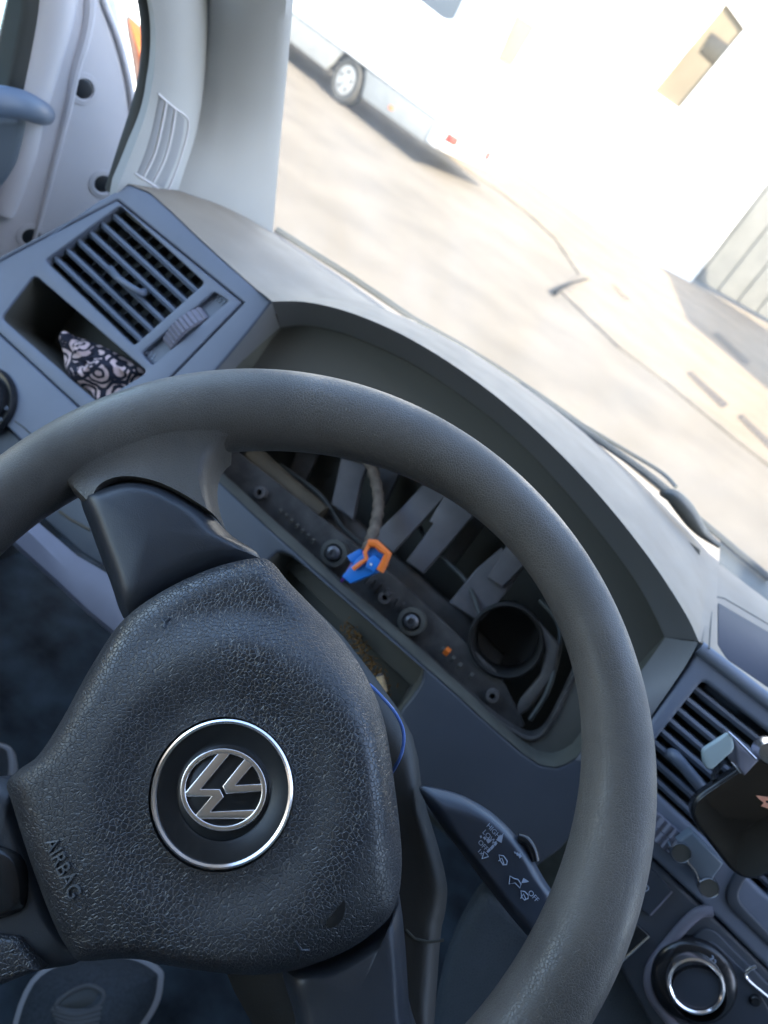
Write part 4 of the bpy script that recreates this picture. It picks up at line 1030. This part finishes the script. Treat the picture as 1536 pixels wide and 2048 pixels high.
# rim material flaring onto the spoke
bpy.context.view_layer.update()
_r = bmesh.new(); _r.from_mesh(bpy.data.objects['rim'].data); rtree = BVHTree.FromBMesh(_r)
def on_rim(x, y, lift):
    d = ray(x, y).normalized(); hit, nrm, _, _ = rtree.ray_cast(CAM, d)
    if hit is None: return W.p3(x, y, 0)
    if nrm.dot(d) > 0: nrm = -nrm
    return hit+nrm*lift
Tp = spline([V(p) for p in ((128, 955), (165, 915), (235, 868), (330, 838), (415, 840), (468, 866))], 6, False)
Cp = spline([V(p) for p in ((160, 985), (185, 950), (240, 925), (300, 915), (345, 908), (364, 902))], 6, False)
Bp = spline([V(p) for p in ((178, 1005), (200, 968), (245, 952), (305, 960), (362, 985), (414, 1018))], 6, False)
FB = W.off(.013); FC = W.off(.010); rows_ = []
n_ = len(Tp)
for j in range(13):
    t = j/12; row = []
    for i, (p, c, q) in enumerate(zip(Tp, Cp, Bp)):
        P0, P1, P2 = on_rim(p.x, p.y, -.0006), FC.p3(c.x, c.y), FB.p3(q.x, q.y)
        m_x, m_y = p.x+(c.x-p.x)*.45, p.y+(c.y-p.y)*.45
        Pa = on_rim(m_x, m_y, .0004) if i < n_-4 else P0.lerp(P1, .4)
        row.append(P0*(1-t)**3+Pa*3*t*(1-t)**2+P1*3*t*t*(1-t)+P2*t**3)
    e0, e1 = row[0]-W.N*.004, row[-1]-W.N*.004
    k_ = min(1, t*3)
    dl_ = (row[0]-row[1]).normalized()*.0022*k_; dr_ = (row[-1]-row[-2]).normalized()*.0030*k_
    row = [row[0]+dl_*1.6-W.N*.028*k_, row[0]+dl_*1.3-W.N*.008*k_, row[0]+dl_*.8-W.N*.002*k_]+row+[row[-1]+dr_*.8-W.N*.002*k_, row[-1]+dr_*1.3-W.N*.008*k_, row[-1]+dr_*1.6-W.N*.028*k_]
    rows_.append(row)
rows_.append([p-W.N*.012 for p in rows_[-1]])
loft('rim_flare', rows_, MT['rim'], sw)
s2 = [(560, 1950), (640, 1935), (720, 1895), (775, 1855), (800, 1815), (812, 1900), (822, 2050), (840, 2200), (600, 2220), (585, 2060)]
sp('spoke_cover', SF.off(-.008), s2, edge(.012, .35, .003), MT['spoke'], .03, 18)
s3 = [(12, 1566), (-60, 1560), (-160, 1640), (-190, 1760), (-120, 1900), (-20, 1950), (100, 1945), (150, 1922), (108, 1850), (60, 1725), (24, 1612)]
sp('spoke_cover', SF.off(-.006), s3, edge(.008, .3, .001), MT['spoke'], .03, 18)
for l, m_ in (([(-80, 1690), (10, 1700), (40, 1735), (46, 1800), (20, 1832), (-80, 1840)], MT['gloss']),
              ([(-80, 1880), (20, 1874), (45, 1890), (76, 1938), (60, 1948), (-80, 1990)], MT['pad'])):
    sp('button_pad', SF.off(-.001), l, edge(.003, .3, .001), m_, .01, 10)
lathe('column_boss', W, 0.0, -.02, [(.055, .0), (.06, -.02), (.062, -.10)], MT['shroud'], sw, 40)

# ================================================================== COLUMN + STALK
col = empty('column_shroud', W.w(0, 0, -.12), 'dark brown plastic shroud round the steering column under the wheel', 'column shroud')
CF = W.off(-.075)
cshl = [(560, 1180), (800, 1420), (850, 1600), (880, 1700), (898, 1780), (893, 1840), (885, 1880), (872, 2060), (860, 2250), (640, 2250), (420, 1900), (380, 1500)]
sp('shroud', CF, cshl, edge(.012, .25, .0), MT['shroud'], .09, 14, parent=col, smooth=4)
bm = bmesh.new(); add_tube(bm, [CF.p3(x, y, .0002) for x, y in ((812, 1860), (830, 1878), (858, 1884), (888, 1880))], .0008, 6); bmo('seam', bm, MT['hole'], col)
st = empty('wiper_stalk', CF.p3(860, 1600), 'dark blue grey wiper stalk printed with white wiper symbols', 'wiper stalk')
SK = W.off(-.055)
stl = [(845, 1576), (880, 1580), (930, 1594), (975, 1618), (1012, 1648), (1048, 1688), (1075, 1728), (1098, 1768), (1150, 1850), (1150, 1930), (1100, 1915), (1056, 1874), (1000, 1806), (940, 1728), (885, 1655), (850, 1600)]
so2 = [tuple(p) for p in spline([V(p) for p in SK.loop(stl, 0)], 5)]
if area(so2) < 0: so2 = so2[::-1]
lev = cushion('lever', SK, so2, lambda u, v, t: -.008*max(0, (t-.6)/.4)**2.2, MT['stalk'], st, .014, 20)
rk = [SK.p3(x, y, -.006) for x, y in ((1036, 1676), (1052, 1682), (1064, 1700), (1069, 1722))]
bm = bmesh.new(); add_tube(bm, spline(rk, 4, False), .0028, 10); bmo('rocker', bm, MT['gloss'], lev)
# markings on the lever
SM = SK.off(.0004)
ha, hb_ = V(SM.uv(974, 1648)), V(SM.uv(996, 1672)); rot = math.atan2((hb_-ha).y, (hb_-ha).x)
up = lambda n: V((-sin(rot), cos(rot)))*n; fw_ = lambda n: V((cos(rot), sin(rot)))*n
def lab(txt, x, y, size, r=rot):
    u, v = SM.uv(x, y); text('marking', txt, size, SM.mat(u, v, 0, r), MT['mark'], lev, ext=.0001)
lab('HIGH', 972, 1652, .0036); lab('LOW', 964, 1665, .0036); lab('OFF', 955, 1685, .0034); lab('1x', 954, 1702, .0032); lab('OFF', 1055, 1786, .0036)
def quad(pts): 
    l = ccw([SM.uv(*p) for p in pts]); return l
bm = bmesh.new()
for q in (((960, 1672), (963, 1671), (964, 1675), (961, 1676)), ((966, 1675), (970, 1673), (973, 1678), (969, 1680)), ((972, 1680), (978, 1676), (982, 1683), (976, 1687)),
          ((1028, 1704), (1030, 1703), (1032, 1706), (1030, 1708)), ((1032, 1706), (1036, 1705), (1038, 1710), (1034, 1712)), ((1036, 1709), (1041, 1706), (1044, 1713), (1039, 1717)),
          ((987, 1690), (991, 1683), (995, 1686), (991, 1692)), ((980, 1696), (986, 1689), (989, 1693), (983, 1700)), ((973, 1703), (979, 1696), (982, 1700), (976, 1706)),
          ((992, 1680), (1007, 1667), (1003, 1686)), ((1043, 1766), (1047, 1756), (1058, 1763), (1052, 1765))):
    l = quad(q); add_plate(bm, SM, l, (), -.0003, .0001, 0)
def stroke(pts, wd=.0003, closed=False):
    P = [SM.p3(x, y) for x, y in pts]; add_tube(bm, P, wd, 5, closed)
stroke(((964, 1718), (968, 1703), (974, 1709), (977, 1713), (968, 1716)), closed=True)
stroke(((998, 1710), (1000, 1720), (1006, 1730), (1013, 1729), (1014, 1722), (1007, 1712)), closed=True); stroke(((997, 1722), (1004, 1716), (1008, 1729)))
stroke(((1018, 1768), (1020, 1752), (1028, 1757), (1036, 1759), (1042, 1768), (1040, 1776), (1030, 1766)), closed=True)
stroke(((1042, 1782), (1043, 1794), (1049, 1800), (1056, 1797), (1056, 1790), (1049, 1783)), closed=True); stroke(((1041, 1797), (1047, 1788), (1052, 1799)))
bmo('symbols', bm, MT['mark'], lev)

# ================================================================== LOOSE THINGS
# wiring plug in the binnacle
CFr = H.off(-.030)
pl = empty('wiring_plug', CFr.p3(735, 1120), 'blue and orange wiring plug hanging on a taped cable in the empty binnacle', 'wiring plug')
cab_pts = [H.p3(728, 905, -.085), H.p3(748, 950, -.08), H.p3(757, 1000, -.07), H.p3(752, 1045, -.055), H.p3(740, 1085, -.04), H.p3(732, 1105, -.034)]
bm = bmesh.new(); cp = spline(cab_pts, 8, False); 
add_tube(bm, cp, lambda t: .0052+.0007*sin(t*75), 12); bmo('taped_cable', bm, MT['tape'], pl)
def facet(name, top, bot, m, da, db):
    return plate(name, H, ccw(H.loop(top, da)), m, pl, d0=db, d1=da, bev=.0008)
facet('plug_body', ((745, 1090), (770, 1106), (750, 1146), (700, 1167), (683, 1153), (712, 1120)), None, MT['blue'], -.020, -.036)
facet('plug_ridge', ((735, 1118), (748, 1110), (762, 1122), (748, 1145), (731, 1134)), None, MT['blue'], -.016, -.022)
facet('plug_side', ((693, 1112), (718, 1098), (726, 1104), (718, 1124), (702, 1126)), None, MT['blue'], -.024, -.036)
ocl = [H.p3(x, y, -.017) for x, y in ((706, 1138), (722, 1126), (733, 1118), (730, 1105), (738, 1090), (742, 1084))]
bm = bmesh.new(); add_tube(bm, ocl, .0020, 8)
ocl = [H.p3(x, y, -.018) for x, y in ((737, 1086), (752, 1087), (764, 1098), (776, 1108), (768, 1128), (760, 1142))]
add_tube(bm, ocl, .0036, 8); bmo('locking_bar', bm, MT['orange'], pl)
bm = bmesh.new(); add_tube(bm, [H.p3(706, 1125, -.03), H.p3(694, 1145, -.028), H.p3(684, 1162, -.03), H.p3(672, 1172, -.04)], .0013, 8); bmo('wire', bm, MT['wirepur'], pl)
box('label_dot', H.p3(742, 1129, -.0152), (.0022, .0012, .0016), MT['white'], pl, bev=.0003)

# patterned cloth in the cubby
cm = bpy.data.materials.new('patterned_cloth'); cm.use_nodes = True; nt = cm.node_tree; L = nt.links; bs = nt.nodes['Principled BSDF']; bs.inputs['Roughness'].default_value = .9
tc = nt.nodes.new('ShaderNodeTexCoord'); vo = nt.nodes.new('ShaderNodeTexVoronoi'); vo.inputs['Scale'].default_value = 44; vo.inputs['Randomness'].default_value = .9
L.new(tc.outputs['Object'], vo.inputs['Vector'])
m1 = nt.nodes.new('ShaderNodeMath'); m1.operation = 'MULTIPLY'; m1.inputs[1].default_value = 24; L.new(vo.outputs['Distance'], m1.inputs[0])
m2 = nt.nodes.new('ShaderNodeMath'); m2.operation = 'SINE'; L.new(m1.outputs[0], m2.inputs[0])
v2_ = nt.nodes.new('ShaderNodeTexVoronoi'); v2_.feature = 'DISTANCE_TO_EDGE'; v2_.inputs['Scale'].default_value = 44; v2_.inputs['Randomness'].default_value = .9; L.new(tc.outputs['Object'], v2_.inputs['Vector'])
m4 = nt.nodes.new('ShaderNodeMath'); m4.operation = 'GREATER_THAN'; m4.inputs[1].default_value = .07; L.new(v2_.outputs['Distance'], m4.inputs[0])
m3 = nt.nodes.new('ShaderNodeMath'); m3.operation = 'GREATER_THAN'; m3.inputs[1].default_value = -.15; L.new(m2.outputs[0], m3.inputs[0])
m5 = nt.nodes.new('ShaderNodeMath'); m5.operation = 'MULTIPLY'; L.new(m3.outputs[0], m5.inputs[0]); L.new(m4.outputs[0], m5.inputs[1])
cr_ = nt.nodes.new('ShaderNodeMix'); cr_.data_type = 'RGBA'; cr_.inputs['A'].default_value = (.012, .014, .028, 1); cr_.inputs['B'].default_value = (.62, .48, .47, 1)
L.new(m5.outputs[0], cr_.inputs['Factor']); L.new(cr_.outputs['Result'], bs.inputs['Base Color'])
CL = H.off(-.014)
cl_px = [(130, 668), (150, 672), (180, 682), (222, 700), (262, 725), (292, 748), (278, 770), (250, 792), (200, 808), (165, 790), (140, 765), (130, 720)]
co_ = [tuple(p) for p in spline([V(p) for p in CL.loop(cl_px, 0)], 5)]
if area(co_) < 0: co_ = co_[::-1]
def clh(u, v, t):
    n = noise.noise(V((u*55, v*55, 3))); n2 = noise.noise(V((u*140, v*140, 9)))
    return .013*(1-t**3)+.011*n+.0045*(1-2*abs(n2))*(1-t*t)
tag(cushion('folded_cloth', CL, co_, clh, cm, None, .03, 30), 'crumpled white and navy patterned cloth stuffed in the cubby below the vent', 'cloth')

# tobacco crumbs and a cigarette end in the tray, blue wire beside the pad
bm = bmesh.new(); rnd = random.Random(3); TB = H.off(-.02)
for k in range(170):
    t = rnd.random(); x = 690+85*t+rnd.gauss(0, 9); y = 1245+135*t+rnd.gauss(0, 9)
    p = TB.p3(x, y, -.012+rnd.random()*.012); d = V((rnd.uniform(-1, 1), rnd.uniform(-1, 1), rnd.uniform(-1, 1))).normalized()*rnd.uniform(.0008, .0035)
    add_tube(bm, [p-d, p, p+d], rnd.uniform(.0003, .0008), 5)
tag(bmo('tobacco_crumbs', bm, MT['tobacco'], None), 'loose brown tobacco crumbs in the tray beside the airbag cover', 'crumbs', kind='stuff')
ce = empty('cigarette_end', TB.p3(764, 1368), 'short tan cigarette end lying in the tray beside the airbag cover', 'cigarette end')
bm = bmesh.new(); add_tube(bm, [TB.p3(760, 1352, .004), TB.p3(768, 1384, .004)], .0034, 14); bmo('filter', bm, MT['butt'], ce)
bm = bmesh.new(); add_tube(bm, [TB.p3(758.5, 1348, .004), TB.p3(760, 1352, .004)], .0033, 14); bmo('ash_tip', bm, MT['beam'], ce)
BW = W.off(-.012)
wv = spline([BW.p3(x, y, d) for x, y, d in ((740, 1370, -.03), (762, 1392, -.012), (790, 1425, 0), (806, 1460, 0), (806, 1495, 0), (794, 1528, -.004), (770, 1565, -.03))], 6, False)
bm = bmesh.new(); add_tube(bm, wv, .0009, 8); tag(bmo('loose_wire', bm, MT['wireblue'], None), 'thin blue loose wire looping out beside the airbag cover', 'wire')

# phone holder with phone
PF = H.off(.055)
ph = empty('phone', PF.p3(1500, 1620), 'dark glossy phone with a salmon letter clipped in front of the centre vent', 'phone')
ph_px = ((1545, 1490), (1412, 1580), (1386, 1632), (1392, 1680), (1450, 1742), (1500, 1755), (1560, 1735), (1680, 1660), (1700, 1560), (1620, 1470))
pl_ = rounded(ccw(fpx(PF, ((1690, 1394), (1362, 1613), (1490, 1778), (1800, 1590)))), .019, 10)
plate('phone_case', PF, ccw(pl_), MT['gloss'], ph, d0=-.009, d1=0, bev=.003, seg=4)
plate('screen', PF, inset(ccw(pl_), .0022), MT['glass_dark'], ph, d0=-.004, d1=.0006, bev=.0004)
glp = [(1512, 1591), (1536, 1594), (1562, 1596), (1562, 1602), (1532, 1601), (1532, 1606), (1548, 1606), (1548, 1612), (1537, 1612), (1537, 1618), (1522, 1612), (1528, 1606), (1518, 1598)]
plate('letter', PF, ccw(PF.loop(glp, .001)), MT['pink'], ph, d0=0, d1=.0009, bev=0)
hl = empty('phone_holder', PF.p3(1450, 1520), 'clip holder with pale blue grey jaw gripping the phone at the vent', 'phone holder')
JF = H.off(.062)
jw = [(1404, 1500), (1458, 1465), (1467, 1478), (1470, 1500), (1425, 1540), (1414, 1540), (1406, 1525)]
j1 = ccw([tuple(p) for p in rounded(ccw(JF.loop(jw, 0)), .003)])
plate('jaw', JF, j1, MT['jaw'], hl, d0=-.004, d1=0, bev=.0018)
plate('arm', H.off(.05), ccw(fpx(H.off(.05), ((1458, 1466), (1478, 1482), (1512, 1516), (1484, 1546), (1470, 1530), (1466, 1500)))), MT['greystrip'], hl, d0=-.02, d1=.008, bev=.002)
bm = bmesh.new(); add_tube(bm, [H.p3(1456, 1464, .062), H.p3(1474, 1480, .062), H.p3(1512, 1518, .060)], .0008, 8); add_tube(bm, [H.p3(1462, 1524, .058), H.p3(1482, 1546, .056)], .0008, 8); bmo('bright_edge', bm, MT['satin'], hl)
bm = bmesh.new(); add_tube(bm, spline([H.p3(1430, 1562, .05), H.p3(1428, 1550, .045), H.p3(1440, 1530, .03), H.p3(1450, 1525, .0)], 4, False), .002, 8); bmo('hook', bm, MT['gloss'], hl)
u, v = PF.uv(1536, 1503); lathe('knob', PF, u, v, [(0, .006), (.007, .005), (.009, .0), (.009, -.006)], MT['satin'], hl, 24)
plate('lower_arm', H.off(.02), ccw(fpx(H.off(.02), ((1340, 1694), (1385, 1664), (1448, 1728), (1424, 1762), (1400, 1760)))), MT['doorgrey'], hl, d0=-.012, d1=.0, bev=.002)
for x, y in ((1362, 1706), (1418, 1776)):
    f_ = H.off(.022); u, v = f_.uv(x, y)
    o = lathe('foot', f_, u, v, [(.0072, -.014), (.0074, .0), (.0068, .0010), (.0062, .0)], MT['satin'], hl, 32)
    lathe('foot_pad', f_, u, v, [(0, .0002), (.0063, .0004)], MT['hole'], o, 24)
bm = bmesh.new(); add_tube(bm, spline([H.p3(x, y, .021) for x, y in ((1374, 1722), (1390, 1742), (1398, 1762), (1408, 1770))], 4, False), .0008, 6); bmo('wire_link', bm, MT['satin'], hl)

# shoes in the footwell
def sneaker(name, fr, px, label, lacedir):
    e = empty(name, fr.p3(*px[0]), label, 'shoe', 'pair of grey sneakers in the footwell')
    o = [tuple(p) for p in spline([V(p) for p in fpx(fr, px)], 5)]
    if area(o) < 0: o = o[::-1]
    cushion('sole', fr, o, lambda u, v, t: -.004*max(0, (t-.9)/.1)**2, MT['sole'], e, .022, 8)
    up_ = inset(o, .006)
    cushion('upper', fr, up_, lambda u, v, t: .045*sqrt(max(0, 1-t*t)), MT['shoe'], e, .004, 22)
    return e
FS = Fr((-.3, .62, .99), (1, 0, 0), (0, -.45, .9))
s_e = sneaker('sneaker', FS, ((320, 1935), (326, 1965), (316, 2010), (285, 2060), (220, 2130), (90, 2180), (20, 2100), (60, 1960), (160, 1905), (260, 1905)), 'grey mesh sneaker with pale sole edge and laces below the steering wheel', 1)
FU = FS.off(.042)
tg = [tuple(p) for p in spline([V(p) for p in fpx(FU, ((112, 2012), (140, 1985), (178, 1972), (205, 1984), (204, 2004), (180, 2020), (140, 2022)))], 5)]
cushion('tongue', FU, ccw(tg), lambda u, v, t: .004*(1-t*t), MT['seal'], s_e, .012, 8)
bm = bmesh.new(); add_tube(bm, [FU.w(p[0], p[1], .001) for p in tg], .0026, 8, True); bmo('collar_edge', bm, MT['laces'], s_e)
for k in range(4):
    bm = bmesh.new(); add_tube(bm, spline([FU.p3(104+k*4, 2018+k*9, -.002), FU.p3(150, 2030+k*9, .004), FU.p3(204-k*2, 2016+k*11, .001)], 5, False), .0028, 8); bmo('lace', bm, MT['laces'], s_e)
s_f = sneaker('sneaker', FS, ((12, 1488), (26, 1510), (27, 1545), (16, 1585), (-30, 1620), (-110, 1600), (-140, 1520), (-60, 1480)), 'tip of a grey sneaker at the left edge beside the airbag cover', 1)
